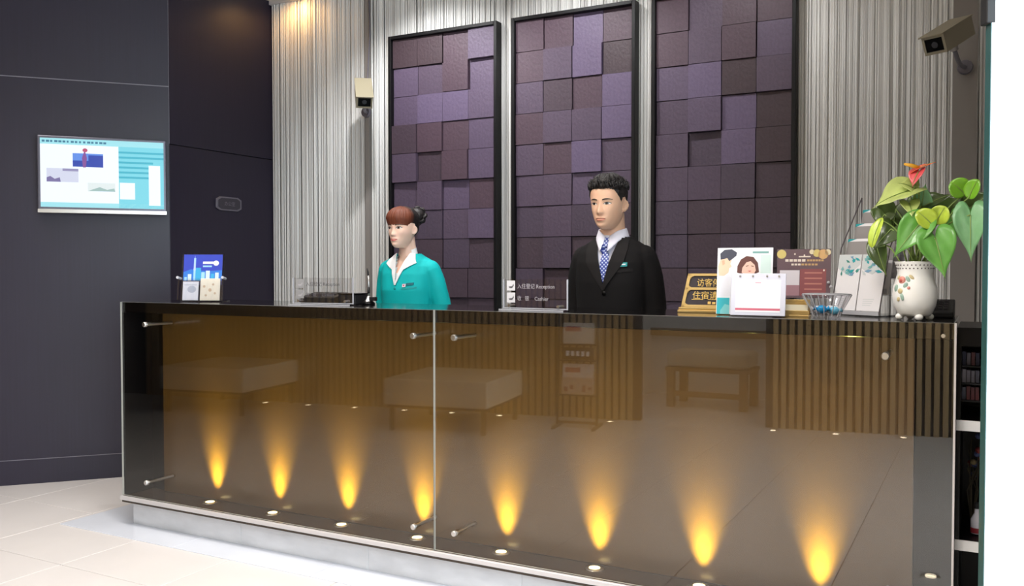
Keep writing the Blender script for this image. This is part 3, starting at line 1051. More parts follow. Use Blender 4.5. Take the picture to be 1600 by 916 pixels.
def make_face(hd, person, M, lipcol, browcol, eye_open=1.0, lash=1.0):
    M_eye = mat('eye_white', srgb(226, 220, 214), 0.3)
    M_iris = mat('iris_dark_brown', srgb(34, 22, 18), 0.2)
    M_lash = mat('eyelash_black', srgb(24, 18, 18), 0.6)
    for s in (-1, 1):
        ex, ez, w = s * 0.138, 0.498, 0.072
        hi = lambda x: ez + 0.034 * eye_open * max(0, 1 - ((x - ex) / w) ** 2) ** 0.8 + 0.006 * s * (x - ex) / w
        lo = lambda x: ez - 0.020 * eye_open * max(0, 1 - ((x - ex) / w) ** 2) ** 0.9 + 0.006 * s * (x - ex) / w
        e = MB()
        xs = lin(ex - w, ex + w, 15)
        hd.patch(e, M_eye, M, xs, lo, hi, 0.007)
        xi = ex - 0.004
        ir = 0.031
        lo2 = lambda x: max(lo(x), ez + 0.004 - math.sqrt(max(0, ir ** 2 - (x - xi) ** 2)))
        hi2 = lambda x: max(lo2(x), min(hi(x), ez + 0.004 + math.sqrt(max(0, ir ** 2 - (x - xi) ** 2))))
        hd.patch(e, M_iris, M, lin(xi - ir, xi + ir, 11), lo2, hi2, 0.009)
        hd.patch(e, M_lash, M, lin(ex - w * 1.08, ex + w * 1.08, 15), lambda x: hi(x) - 0.003, lambda x: hi(x) + 0.009 * lash, 0.012, 3)
        e.build('eye', person, smooth=True)
        b = MB()
        bz = lambda x: 0.572 + 0.020 * (1 - ((abs(x) - 0.15) / 0.10) ** 2)
        hd.patch(b, browcol, M, lin(s * 0.055, s * 0.235, 13) if s > 0 else lin(s * 0.235, s * 0.055, 13), lambda x: bz(x) - 0.012 * (1.1 - 0.7 * sstep(0.12, 0.24, abs(x))), lambda x: bz(x) + 0.011 * (1.1 - 0.7 * sstep(0.12, 0.24, abs(x))), 0.006, 3)
        b.build('eyebrow', person, smooth=True)
    lp = MB()
    w = 0.108
    sh = lambda x: max(0, 1 - (x / w) ** 2)
    sm = lambda x: (0.012 if hd.fem else 0.004) * (x / w) ** 2
    up = lambda x: 0.199 + sm(x) + (0.030 * sh(x) ** 0.7) * (1 - 0.20 * math.exp(-(x / 0.02) ** 2))
    dn = lambda x: 0.199 + sm(x) - 0.036 * sh(x) ** 0.75
    xs = lin(-w, w, 25)
    hd.patch(lp, lipcol, M, xs, lambda x: 0.201 + sm(x), up, lambda x, t: 0.0055, 4)
    hd.patch(lp, lipcol, M, xs, dn, lambda x: 0.197 + sm(x), lambda x, t: 0.0055, 4)
    hd.patch(lp, mat('mouth_line', srgb(120, 60, 54), 0.6), M, xs, lambda x: 0.196 + sm(x), lambda x: 0.202 + sm(x), lambda x, t: 0.0068, 2)
    lp.build('lips', person, smooth=True)


def hair_shell(hd, name, person, M, m, hairline, thick, zlo=0.1, na=180, nz=110, topz=1.0, jag=0.012, taper=0.10):
    """hair grown out of the head surface above a hairline given per azimuth (degrees)"""
    vs, ids, fs = [], {}, []
    for j in range(nz + 1):
        z = zlo + (topz - zlo) * j / nz
        for k in range(na):
            phi = 2 * math.pi * k / na
            deg = math.degrees(phi if phi <= math.pi else phi - 2 * math.pi)
            d = z - hairline(deg) + jag * noise.noise(Vector((deg * 0.35, 7.7, 0))) 
            t = thick(deg, z) * sstep(-0.02, taper, d) - 0.012 * (1 - sstep(-0.02, 0.02, d))
            ids[(j, k)] = len(vs)
            vs.append(hd.pt(phi, min(z, 1.0), t * (1 - 0.55 * sstep(0.78, 1.0, z))) + Vector((0, 0, max(0, t) * hd.H * sstep(0.70, 0.98, z))))
    for j in range(nz):
        for k in range(na):
            deg = math.degrees(2 * math.pi * (k + 0.5) / na)
            deg = deg if deg <= 180 else deg - 360
            z = zlo + (topz - zlo) * (j + 0.5) / nz
            if z - hairline(deg) > -0.05:
                fs.append((ids[(j, k)], ids[(j, (k + 1) % na)], ids[(j + 1, (k + 1) % na)], ids[(j + 1, k)]))
    fs.append(tuple(ids[(nz, k)] for k in range(na)))
    mb = MB()
    mb.add(vs, fs, m, M)
    return mb


def voxel(mb, size, smooth_it=3):
    """union of overlapping closed shapes as one continuous skin"""
    o = mb.build('skin_work')
    r = o.modifiers.new('r', 'REMESH')
    r.mode = 'VOXEL'
    r.voxel_size = size
    if smooth_it:
        s = o.modifiers.new('s', 'SMOOTH')
        s.iterations = smooth_it
        s.factor = 0.5
    dg = bpy.context.evaluated_depsgraph_get()
    me = bpy.data.meshes.new_from_object(o.evaluated_get(dg))
    old = o.data
    bpy.data.objects.remove(o)
    bpy.data.meshes.remove(old)
    return me


LIFT = [0.0]


def ZW(z):
    """lengthens the trunk: everything above the hips rises by LIFT"""
    return z + LIFT[0] * sstep(0.92, 1.2, z)


def loft(mb, rings, m, n=64, M=None):
    """rings: (z, half width, depth front, depth back, y centre, exponent)"""
    zs = [r[0] for r in rings]
    N = 5 * (len(rings) - 1)
    cols = [np.interp(np.linspace(0, len(rings) - 1, N + 1), range(len(rings)), [r[i] for r in rings]) for i in range(6)]
    vs, fs = [], []
    for i in range(N + 1):
        z, a, bf, bb, yc, e = [c[i] for c in cols]
        z = ZW(z)
        for k in range(n):
            t = 2 * math.pi * k / n
            s, c = math.sin(t), math.cos(t)
            x = a * math.copysign(abs(s) ** (2 / e), s)
            y = yc - (bf if c > 0 else bb) * math.copysign(abs(c) ** (2 / e), c)
            vs.append((x, y, z))
    for i in range(N):
        for k in range(n):
            fs.append((i * n + k, i * n + (k + 1) % n, (i + 1) * n + (k + 1) % n, (i + 1) * n + k))
    fs.append(tuple(reversed(range(n))))
    fs.append(tuple(N * n + k for k in range(n)))
    mb.add(vs, fs, m, M)


def limb(mb, pts, m, n=20, M=None):
    p, r = bez([(q[0], q[1], ZW(q[2]), q[3]) for q in pts])
    mb.tube(p, r, m, n=n, M=M)
    mb.ball(p[0], r[0] * 0.98, m, M=M)
    mb.ball(p[-1], r[-1] * 0.98, m, M=M)


def hand(mb, wrist, direction, palm_n, m, side, s=1.0, curl=0.5):
    """palm plus five separate bent fingers; direction = where the fingers point, palm_n = the way the palm faces"""
    d = Vector(direction).normalized()
    n_ = Vector(palm_n)
    n_ = (n_ - d * n_.dot(d)).normalized()
    a = d.cross(n_) * side                                          # towards the thumb
    w0 = Vector(wrist)
    T = Matrix((a, n_, d)).transposed().to_4x4()
    pm = MB()
    pm.ball((0, 0, 0.045 * s), (0.042 * s, 0.016 * s, 0.052 * s), m)
    mb.add(pm.v, pm.f, m, Matrix.Translation(w0) @ T)
    for i, (off, L) in enumerate(((0.030, 0.072), (0.010, 0.080), (-0.011, 0.074), (-0.031, 0.058))):
        p = w0 + d * 0.085 * s + a * off * s
        q = [w0 + d * 0.05 * s + a * off * 0.8 * s, p]
        ang = 0
        for seg in (0.45, 0.32, 0.23):
            ang += curl
            q.append(q[-1] + (d * math.cos(ang) + n_ * math.sin(ang)) * L * seg * s)
        mb.tube(q, [0.010 * s, 0.0095 * s, 0.009 * s, 0.008 * s, 0.006 * s], m, n=10)
    q = [w0 + d * 0.018 * s + a * 0.02 * s, w0 + d * 0.045 * s + a * 0.046 * s + n_ * 0.012 * s, w0 + d * 0.075 * s + a * 0.054 * s + n_ * 0.024 * s, w0 + d * 0.098 * s + a * 0.05 * s + n_ * 0.032 * s]
    mb.tube(q, [0.014 * s, 0.012 * s, 0.010 * s, 0.007 * s], m, n=10)


class Drape:
    """lays strips of cloth over finished meshes by casting from the front"""

    def __init__(self, meshes):
        vs, fs = [], []
        for me in meshes:
            o = len(vs)
            vs += [v.co.copy() for v in me.vertices]
            fs += [tuple(o + i for i in p.vertices) for p in me.polygons]
        self.t = BVHTree.FromPolygons(vs, fs)

    def y(self, x, z):
        h = self.t.ray_cast(Vector((x, -1.0, z)), Vector((0, 1, 0)))
        return h[0].y if h[0] is not None else None

    def strip(self, mb, m, left, right, off, nu=7, nv=22, th=0.004):
        """left / right: polylines [(x, z)...] of equal parameter range; the strip gets thickness th"""
        def along(pl, t):
            f = t * (len(pl) - 1)
            i = min(int(f), len(pl) - 2)
            u = f - i
            return (pl[i][0] * (1 - u) + pl[i + 1][0] * u, pl[i][1] * (1 - u) + pl[i + 1][1] * u)
        vs, last = [], -0.1
        for j in range(nv + 1):
            l_, r_ = along(left, j / nv), along(right, j / nv)
            for i in range(nu + 1):
                u = i / nu
                x, z = l_[0] * (1 - u) + r_[0] * u, ZW(l_[1] * (1 - u) + r_[1] * u)
                yv = self.y(x, z)
                if yv is None:
                    yv = last
                last = yv
                vs.append((x, yv - off, z))
        n1 = len(vs)
        vs += [(x, y + th, z) for (x, y, z) in vs]
        W = nu + 1
        fs = []
        for j in range(nv):
            for i in range(nu):
                a, b, c, d = j * W + i, j * W + i + 1, (j + 1) * W + i + 1, (j + 1) * W + i
                fs.append((a, d, c, b))
                fs.append((a + n1, b + n1, c + n1, d + n1))
        bd = [j * W for j in range(nv + 1)] + [nv * W + i for i in range(1, W)] + [j * W + nu for j in range(nv - 1, -1, -1)] + [i for i in range(nu - 1, 0, -1)]
        for i in range(len(bd)):
            a, b = bd[i], bd[(i + 1) % len(bd)]
            fs.append((a, b, b + n1, a + n1))
        mb.add(vs, fs, m)


def cut(me, test):
    bm = bmesh.new()
    bm.from_mesh(me)
    bmesh.ops.delete(bm, geom=[f for f in bm.faces if test(f.calc_center_median(), f.normal)], context='FACES')
    bm.to_mesh(me)
    bm.free()


def link_mesh(name, me, parent, m=None, solid=0.0, angle=None):
    me.name = name
    if m is not None:
        me.materials.clear()
        me.materials.append(m)
    me.shade_smooth()
    o = bpy.data.objects.new(name, me)
    COL.objects.link(o)
    o.parent = parent
    if solid:
        s = o.modifiers.new('thickness', 'SOLIDIFY')
        s.thickness = solid
        s.offset = -1
    return o


def tie_material():
    m = bpy.data.materials.new('tie_blue_pattern')
    m.use_nodes = True
    nt = m.node_tree
    b = nt.nodes['Principled BSDF']
    b.inputs['Roughness'].default_value = 0.45
    tc = nt.nodes.new('ShaderNodeTexCoord')
    mp = nt.nodes.new('ShaderNodeMapping')
    mp.inputs['Rotation'].default_value = (0, R(45), 0)
    mp.inputs['Scale'].default_value = (80, 0.001, 80)
    ck = nt.nodes.new('ShaderNodeTexVoronoi')
    ck.inputs['Randomness'].default_value = 0.0
    ck.inputs['Scale'].default_value = 1.0
    cr = nt.nodes.new('ShaderNodeValToRGB')
    cr.color_ramp.elements[0].position, cr.color_ramp.elements[0].color = 0.26, srgb(214, 222, 244)
    cr.color_ramp.elements[1].position, cr.color_ramp.elements[1].color = 0.36, srgb(52, 72, 158)
    nt.links.new(tc.outputs['Object'], mp.inputs['Vector'])
    nt.links.new(mp.outputs['Vector'], ck.inputs['Vector'])
    nt.links.new(ck.outputs['Distance'], cr.inputs['Fac'])
    nt.links.new(cr.outputs['Color'], b.inputs['Base Color'])
    return m


def skin_mat(name, c):
    m = mat(name, srgb(*c), 0.48, spec=0.4, noise_scale=9.0, noise_amt=0.05)
    b = m.node_tree.nodes['Principled BSDF']
    b.inputs['Subsurface Weight'].default_value = 0.12
    b.inputs['Subsurface Radius'].default_value = (0.010, 0.004, 0.002)
    b.inputs['Subsurface Scale'].default_value = 1.0
    return m


def interp_deg(tab):
    xs = [t[0] for t in tab]
    ys = [t[1] for t in tab]
    return lambda d: float(np.interp(abs(d), xs, ys))


# ---- the man -------------------------------------------------------------
def make_man():
    t = thing('person', 'man behind the counter in black suit with blue patterned tie', 'person', (-1.520, 3.80, 0), (0, 0, R(0)))
    LIFT[0] = 0.026
    sk = skin_mat('skin_tan', (234, 188, 158))
    H = 0.226
    hd = Head(H)
    M = Matrix.Translation((0.0, -0.035, 1.468)) @ Matrix.Rotation(R(-2), 4, 'Z') @ Matrix.Rotation(R(2), 4, 'X') @ Matrix.Translation((0, 0.0, 0))
    body = MB()
    hd.add_to(body, sk, M)
    limb(body, [(0, 0.025, 1.36, 0.066), (0, 0.012, 1.44, 0.056), (0, 0.0, 1.52, 0.056), (0, 0.005, 1.56, 0.05)], sk, 28)
    loft(body, [(0.84, 0.155, 0.10, 0.11, 0.01, 2.3), (0.95, 0.16, 0.095, 0.11, 0.015, 2.3), (1.06, 0.14, 0.09, 0.095, 0.01, 2.3), (1.20, 0.155, 0.105, 0.10, 0.02, 2.3),
                (1.30, 0.16, 0.10, 0.10, 0.03, 2.3), (1.355, 0.15, 0.08, 0.085, 0.03, 2.2), (1.395, 0.09, 0.06, 0.065, 0.03, 2.1), (1.42, 0.05, 0.05, 0.05, 0.02, 2)], sk, 48)
    for s in (-1, 1):
        limb(body, [(s * 0.136, 0.028, 1.300, 0.044), (s * 0.168, 0.036, 1.19, 0.040), (s * 0.190, 0.045, 1.06, 0.036), (s * 0.200, -0.02, 0.94, 0.033), (s * 0.18, -0.10, 0.82, 0.025)], sk, 16)
        hand(body, (s * 0.18, -0.105, 0.812), (-s * 0.15, -0.25, -0.95), (-s, 0, 0.1), sk, s)
        limb(body, [(s * 0.085, 0.015, 0.86, 0.085), (s * 0.09, 0.01, 0.48, 0.055), (s * 0.095, 0.03, 0.30, 0.055), (s * 0.095, 0.03, 0.07, 0.036)], sk, 16)
        body.ball((s * 0.098, -0.03, 0.035), (0.038, 0.115, 0.033), sk)
    link_mesh('body', voxel(body, 0.0042, 2), t, sk)
    brow = mat('eyebrow_black', srgb(44, 32, 28), 0.7)
    make_face(hd, t, M, mat('lips_muted', srgb(196, 122, 104), 0.45), brow, 0.75, 0.8)

    hl = interp_deg([(0, 0.785), (30, 0.79), (48, 0.765), (60, 0.68), (70, 0.60), (78, 0.53), (84, 0.62), (96, 0.63), (106, 0.56), (113, 0.40), (130, 0.28), (150, 0.20), (180, 0.17)])
    mh = mat('hair_black', srgb(26, 21, 20), 0.55, noise_scale=60.0, noise_amt=0.35, bump=0.5)

    def th(deg, z):
        top = sstep(0.80, 0.97, z)
        n = noise.noise(Vector((math.cos(R(deg)) * 5, math.sin(R(deg)) * 5, z * 16)))
        side = 1 - 0.45 * sstep(60, 90, abs(deg)) * (1 - sstep(0.62, 0.8, z))
        return (0.034 + 0.085 * top + (0.010 + 0.022 * top) * n) * side
    hs = hair_shell(hd, 'hair', t, M, mh, hl, th)
    # short spiky tufts on the top
    rh = random.Random(5)
    for i in range(420):
        deg = rh.uniform(-180, 180)
        z = 1 - 0.22 * rh.random() ** 1.6
        if z < hl(deg) + 0.02:
            continue
        p0 = hd.pt(R(deg), z, 0.035 + 0.03 * sstep(0.8, 0.97, z))
        up = Vector((p0.x * 0.35, p0.y * 0.25 - 0.004, 0.06)).normalized()
        L = rh.uniform(0.014, 0.026)
        e = up + Vector((rh.uniform(-0.35, 0.35), rh.uniform(-0.5, 0.25), 0))
        hs.tube([p0, p0 + up * L * 0.6, p0 + e.normalized() * L * 1.1], [0.0060, 0.0045, 0.0008], mh, n=5, M=M)
    hs.build('hair', t, smooth=True)

    cloth = mat('suit_black', srgb(20, 18, 19), 0.8, spec=0.2, noise_scale=7.0, noise_amt=0.12, bump=0.25)
    lapm = mat('suit_black_edge_light', srgb(24, 21, 22), 0.75, spec=0.25)  # suit cloth made slightly lighter, edge light put into the colour
    jk = MB()
    loft(jk, [(0.83, 0.192, 0.125, 0.135, 0.015, 2.4), (0.98, 0.178, 0.118, 0.128, 0.018, 2.4), (1.08, 0.168, 0.116, 0.12, 0.018, 2.4), (1.20, 0.176, 0.130, 0.122, 0.025, 2.4),
              (1.29, 0.180, 0.124, 0.118, 0.03, 2.4), (1.335, 0.176, 0.108, 0.110, 0.03, 2.3), (1.368, 0.150, 0.090, 0.095, 0.03, 2.2), (1.395, 0.105, 0.076, 0.085, 0.03, 2.1), (1.425, 0.068, 0.066, 0.07, 0.025, 2)], cloth)
    for s in (-1, 1):
        limb(jk, [(s * 0.142, 0.028, 1.312, 0.062), (s * 0.170, 0.036, 1.22, 0.060), (s * 0.190, 0.045, 1.06, 0.055), (s * 0.20, -0.02, 0.94, 0.05), (s * 0.185, -0.08, 0.845, 0.042)], cloth, 24)
    me = voxel(jk, 0.0055, 5)
    full = Drape([me])
    VB, VT, VW = 1.185, 1.41, 0.066
    cut(me, lambda c, n: (c.y < 0.03 and c.z > ZW(VB) and abs(c.x) < VW * (c.z - ZW(VB)) / (VT - VB)) or c.z > ZW(1.408))
    jo = link_mesh('jacket', me, t, cloth, 0.003)
    # shirt front
    shm = mat('shirt_white', srgb(226, 224, 238), 0.7, noise_scale=12.0, noise_amt=0.03)
    sb = MB()
    loft(sb, [(0.90, 0.165, 0.108, 0.115, 0.015, 2.3), (1.06, 0.150, 0.102, 0.105, 0.015, 2.3), (1.20, 0.163, 0.117, 0.11, 0.025, 2.3), (1.30, 0.166, 0.112, 0.106, 0.03, 2.3),
              (1.350, 0.150, 0.090, 0.09, 0.03, 2.2), (1.392, 0.094, 0.072, 0.073, 0.03, 2.1), (1.415, 0.066, 0.065, 0.066, 0.02, 2)], shm)
    shirt = sb.build('shirt', t, smooth=True)
    # shirt collar: a band round the neck with two points at the front
    cb = MB()
    vs, fs = [], []
    na, nv = 72, 7
    for i in range(na + 1):
        an = R(9) + (2 * math.pi - R(18)) * i / na
        d = min(an, 2 * math.pi - an)
        fr = math.exp(-(d / R(34)) ** 2)
        zt = 1.463 + 0.016 * (1 - math.cos(d)) / 2 - 0.028 * fr
        h = 0.040 + 0.034 * fr
        for j in range(nv):
            u = j / (nv - 1)
            r = 0.061 + 0.013 * u + 0.016 * fr * u
            vs.append((r * math.sin(an), 0.012 - 0.002 - r * math.cos(an) * (1.02 + 0.22 * fr * u), zt - h * u))
    for i in range(na):
        for j in range(nv - 1):
            fs.append((i * nv + j, (i + 1) * nv + j, (i + 1) * nv + j + 1, i * nv + j + 1))
    cb.add(vs, fs, shm)
    co_ = cb.build('collar', shirt, smooth=True)
    sd = co_.modifiers.new('thickness', 'SOLIDIFY')
    sd.thickness = 0.003
    # tie
    tm = tie_material()
    dr = Drape([shirt.data, co_.data])
    tb = MB()
    dr.strip(tb, tm, [(-0.012, 1.372), (-0.022, 1.270), (-0.034, 1.175), (-0.034, 1.10)], [(0.012, 1.372), (0.022, 1.270), (0.034, 1.175), (0.034, 1.10)], 0.010, th=0.006)
    yk1, yk0 = dr.y(0.0, 1.428) - 0.014, dr.y(0.0, 1.388) - 0.020
    kv = [(-0.021, yk1, 1.430), (0.021, yk1, 1.430), (0.013, yk0, 1.388), (-0.013, yk0, 1.388), (-0.021, yk1 + 0.03, 1.430), (0.021, yk1 + 0.03, 1.430), (0.013, yk0 + 0.03, 1.388), (-0.013, yk0 + 0.03, 1.388)]
    tb.add(kv, [(0, 3, 2, 1), (4, 5, 6, 7), (0, 1, 5, 4), (3, 7, 6, 2), (0, 4, 7, 3), (1, 2, 6, 5)], tm)
    tb.build('tie', t, auto=40)
    # lapels over the opening
    lp = MB()
    for s in (-1, 1):
        inner = [(s * 0.056, 1.405), (s * 0.036, 1.33), (s * 0.014, 1.25), (s * -0.006, 1.170)]
        outer = [(s * 0.092, 1.398), (s * 0.100, 1.352), (s * 0.090, 1.29), (s * 0.004, 1.168)]
        full.strip(lp, lapm, inner if s > 0 else outer, outer if s > 0 else inner, 0.007)
    lp.build('lapel', jo, smooth=False, auto=40)
    ch = MB()
    full.strip(ch, mat('badge_teal', srgb(20, 150, 152), 0.4), [(0.066, 1.290), (0.066, 1.272)], [(0.106, 1.292), (0.106, 1.274)], 0.006, nu=4, nv=3)
    full.strip(ch, M_paper, [(0.071, 1.284), (0.071, 1.279)], [(0.100, 1.286), (0.100, 1.281)], 0.0068, nu=4, nv=1, th=0.0005)
    ch.build('name_badge', t)
    pk = MB()
    full.strip(pk, lapm, [(0.058, 1.258), (0.058, 1.246)], [(0.130, 1.264), (0.130, 1.252)], 0.003, nu=6, nv=2, th=0.003)
    pk.build('breast_pocket', jo)
    bt_ = MB()
    for z in (1.155, 1.05):
        z = ZW(z)
        yb = full.y(0.0, z)
        bt_.ball((0.004, yb - 0.003, z), (0.010, 0.003, 0.010), M_black, nu=12, nv=6)
    bt_.build('button', jo, smooth=True)
    tr = MB()
    for s in (-1, 1):
        limb(tr, [(s * 0.088, 0.015, 0.86, 0.098), (s * 0.095, 0.012, 0.48, 0.078), (s * 0.098, 0.02, 0.085, 0.062)], cloth, 20)
    link_mesh('trousers', voxel(tr, 0.012, 2), t, cloth)
    for s in (-1, 1):
        MB().ball((s * 0.098, -0.035, 0.045), (0.048, 0.135, 0.042), M_black).build('shoe', t, smooth=True)
    return t


# ---- the woman -----------------------------------------------------------
def make_woman():
    t = thing('person', 'woman behind the counter in teal jacket, reddish fringe and dark bun', 'person', (-2.868, 4.10, 0), (0, 0, R(0)))
    LIFT[0] = 0.036
    sk = skin_mat('skin_fair', (250, 209, 188))
    H = 0.212
    hd = Head(H, jaw=0.93, female=True)
    M = Matrix.Translation((0.0, -0.035, 1.405)) @ Matrix.Rotation(R(1), 4, 'Z') @ Matrix.Rotation(R(-1), 4, 'X')
    body = MB()
    hd.add_to(body, sk, M)
    limb(body, [(0, 0.025, 1.30, 0.056), (0, 0.012, 1.38, 0.046), (0, 0.0, 1.45, 0.046), (0, 0.005, 1.49, 0.044)], sk, 28)
    loft(body, [(0.78, 0.150, 0.09, 0.11, 0.01, 2.3), (0.88, 0.155, 0.09, 0.105, 0.01, 2.3), (1.00, 0.118, 0.08, 0.082, 0.01, 2.2), (1.14, 0.138, 0.108, 0.085, 0.015, 2.2),
                (1.23, 0.142, 0.095, 0.085, 0.025, 2.2), (1.27, 0.125, 0.07, 0.075, 0.028, 2.1), (1.305, 0.075, 0.052, 0.055, 0.028, 2), (1.33, 0.045, 0.043, 0.043, 0.02, 2)], sk, 48)
    for s in (-1, 1):
        limb(body, [(s * 0.128, 0.028, 1.235, 0.038), (s * 0.170, 0.045, 1.15, 0.034), (s * 0.200, 0.055, 1.02, 0.030), (s * 0.135, -0.10, 0.965, 0.028), (s * 0.060, -0.185, 0.955, 0.022)], sk, 16)
        hand(body, (s * 0.060, -0.185, 0.955 + 0.012 * s), (-s, -0.35, -0.15), (0, 1, 0.0), sk, s, 0.88, 0.45)
        limb(body, [(s * 0.078, 0.01, 0.80, 0.078), (s * 0.08, 0.008, 0.44, 0.050), (s * 0.08, 0.03, 0.28, 0.050), (s * 0.08, 0.03, 0.07, 0.030)], sk, 16)
        body.ball((s * 0.08, -0.03, 0.03), (0.034, 0.10, 0.028), sk)
    link_mesh('body', voxel(body, 0.0040, 2), t, sk)
    brow = mat('eyebrow_brown', srgb(86, 56, 44), 0.7)
    make_face(hd, t, M, mat('lips_rose', srgb(206, 96, 92), 0.4), brow, 0.9, 1.2)

    hm = bpy.data.materials.new('hair_red_to_black')
    hm.use_nodes = True
    nt = hm.node_tree
    b = nt.nodes['Principled BSDF']
    b.inputs['Roughness'].default_value = 0.62
    tc = nt.nodes.new('ShaderNodeTexCoord')
    mp = nt.nodes.new('ShaderNodeMapping')
    mp.inputs['Scale'].default_value = (90, 30, 12)
    nz = nt.nodes.new('ShaderNodeTexNoise')
    nz.inputs['Scale'].default_value = 1.0
    nt.links.new(tc.outputs['Object'], mp.inputs['Vector'])
    nt.links.new(mp.outputs['Vector'], nz.inputs['Vector'])
    sp = nt.nodes.new('ShaderNodeSeparateXYZ')
    nt.links.new(tc.outputs['Object'], sp.inputs[0])
    rp = nt.nodes.new('ShaderNodeMapRange')
    rp.inputs['From Min'].default_value = -0.070
    rp.inputs['From Max'].default_value = -0.030
    nt.links.new(sp.outputs['Y'], rp.inputs['Value'])
    cr = nt.nodes.new('ShaderNodeMix')
    cr.data_type = 'RGBA'
    cr.inputs[6].default_value = srgb(126, 62, 36)
    cr.inputs[7].default_value = srgb(26, 19, 18)
    nt.links.new(rp.outputs['Result'], cr.inputs[0])
    mx = nt.nodes.new('ShaderNodeMix')
    mx.data_type = 'RGBA'
    mx.blend_type = 'MULTIPLY'
    mx.inputs[0].default_value = 0.5
    nt.links.new(cr.outputs[2], mx.inputs[6])
    nt.links.new(nz.outputs['Fac'], mx.inputs[7])
    nt.links.new(mx.outputs[2], b.inputs['Base Color'])
    bp = nt.nodes.new('ShaderNodeBump')
    bp.inputs['Strength'].default_value = 0.4
    bp.inputs['Distance'].default_value = 0.004
    nt.links.new(nz.outputs['Fac'], bp.inputs['Height'])
    nt.links.new(bp.outputs['Normal'], b.inputs['Normal'])
    hbk = mat('hair_black_soft', srgb(26, 20, 20), 0.5, noise_scale=60.0, noise_amt=0.3, bump=0.4)
    hl = interp_deg([(0, 0.575), (30, 0.575), (50, 0.565), (62, 0.555), (70, 0.60), (82, 0.645), (96, 0.62), (106, 0.54), (116, 0.38), (130, 0.28), (150, 0.22), (180, 0.20)])

    def th(deg, z):
        n = noise.noise(Vector((deg * 0.09, z * 3, 2.0)))
        base = 0.052 + 0.036 * sstep(0.70, 0.92, z) + 0.010 * n + 0.012 * noise.noise(Vector((deg * 0.45, z * 1.5, 5.0)))
        if abs(deg) < 60:
            base += -0.012 * (1 - sstep(0.56, 0.74, z)) + 0.012 * noise.noise(Vector((deg * 0.22, 4, z)))
        return base
    hs = hair_shell(hd, 'hair', t, M, hm, hl, th, jag=0.022, taper=0.22)
    hr = hs.build('hair', t, smooth=True)
    rb = random.Random(9)
    bn_ = MB()
    cB = Vector((0.026, 0.098, 0.185))
    bn_.ball(cB, (0.050, 0.044, 0.046), hbk, M=M)
    for i in range(26):
        d = Vector((rb.gauss(0, 1), rb.gauss(0.2, 1), rb.gauss(0, 1))).normalized()
        p0 = cB + Vector((d.x * 0.045, d.y * 0.040, d.z * 0.041))
        side = d.orthogonal().normalized()
        q = [p0 - side * 0.018, p0 + d * 0.010, p0 + side * 0.018]
        pp, rr = bez([(*q[0], 0.007), (*q[1], 0.009), (*q[2], 0.006)], 5)
        bn_.tube(pp, rr, hbk, n=7, M=M)
    bn_.build('bun', hr, smooth=True)
    MB().ball(cB + Vector((0.026, 0.022, 0.022)), 0.006, M_steel, M=M, nu=8, nv=6).build('hair_pin', hr, smooth=True)

    cloth = mat('jacket_teal', srgb(2, 180, 182), 0.7, spec=0.3, noise_scale=9.0, noise_amt=0.05, bump=0.2)
    dark = mat('jacket_teal_trim', srgb(4, 150, 150), 0.7)
    jk = MB()
    loft(jk, [(0.80, 0.178, 0.118, 0.128, 0.012, 2.3), (0.90, 0.166, 0.11, 0.118, 0.012, 2.3), (1.00, 0.140, 0.10, 0.10, 0.012, 2.2), (1.14, 0.158, 0.128, 0.104, 0.018, 2.2),
              (1.225, 0.166, 0.115, 0.102, 0.025, 2.2), (1.27, 0.164, 0.096, 0.094, 0.028, 2.2), (1.300, 0.146, 0.080, 0.084, 0.028, 2.1), (1.325, 0.096, 0.066, 0.07, 0.028, 2), (1.348, 0.060, 0.055, 0.058, 0.025, 2)], cloth)
    for s in (-1, 1):
        limb(jk, [(s * 0.142, 0.028, 1.248, 0.056), (s * 0.172, 0.045, 1.16, 0.054), (s * 0.203, 0.055, 1.015, 0.047), (s * 0.145, -0.075, 0.968, 0.043), (s * 0.085, -0.155, 0.957, 0.036)], cloth, 24)
    me = voxel(jk, 0.0052, 5)
    full = Drape([me])
    VB, VT, VW = 1.165, 1.34, 0.046
    cut(me, lambda c, n: (c.y < 0.03 and c.z > ZW(VB) and abs(c.x) < VW * (c.z - ZW(VB)) / (VT - VB)) or c.z > ZW(1.338))
    jo = link_mesh('jacket', me, t, cloth, 0.003)
    shm = mat('blouse_white', srgb(240, 240, 242), 0.7, noise_scale=12.0, noise_amt=0.02)
    # blouse: closed below, open at the throat
    sb = MB()
    loft(sb, [(0.88, 0.158, 0.095, 0.11, 0.012, 2.3), (1.00, 0.124, 0.087, 0.087, 0.012, 2.2), (1.14, 0.144, 0.115, 0.09, 0.016, 2.2), (1.23, 0.148, 0.102, 0.09, 0.025, 2.2),
              (1.285, 0.136, 0.077, 0.08, 0.028, 2.1), (1.325, 0.082, 0.06, 0.062, 0.028, 2)], shm)
    bme = sb.mesh('blouse')
    cut(bme, lambda c, n: c.y < 0.02 and c.z > ZW(1.20) and abs(c.x) < 0.042 * (c.z - ZW(1.20)) / 0.12)
    bl = link_mesh('blouse', bme, t)
    cl = MB()
    for s in (-1, 1):
        inner = [(s * 0.046, 1.342), (s * 0.026, 1.290), (s * 0.009, 1.230), (s * -0.002, 1.168)]
        outer = [(s * 0.066, 1.340), (s * 0.100, 1.286), (s * 0.038, 1.250), (s * 0.004, 1.166)]
        full.strip(cl, shm, inner if s > 0 else outer, outer if s > 0 else inner, 0.009, nu=9, nv=30, th=0.004)
    # collar band behind the neck
    vs, fs = [], []
    na, nv = 48, 5
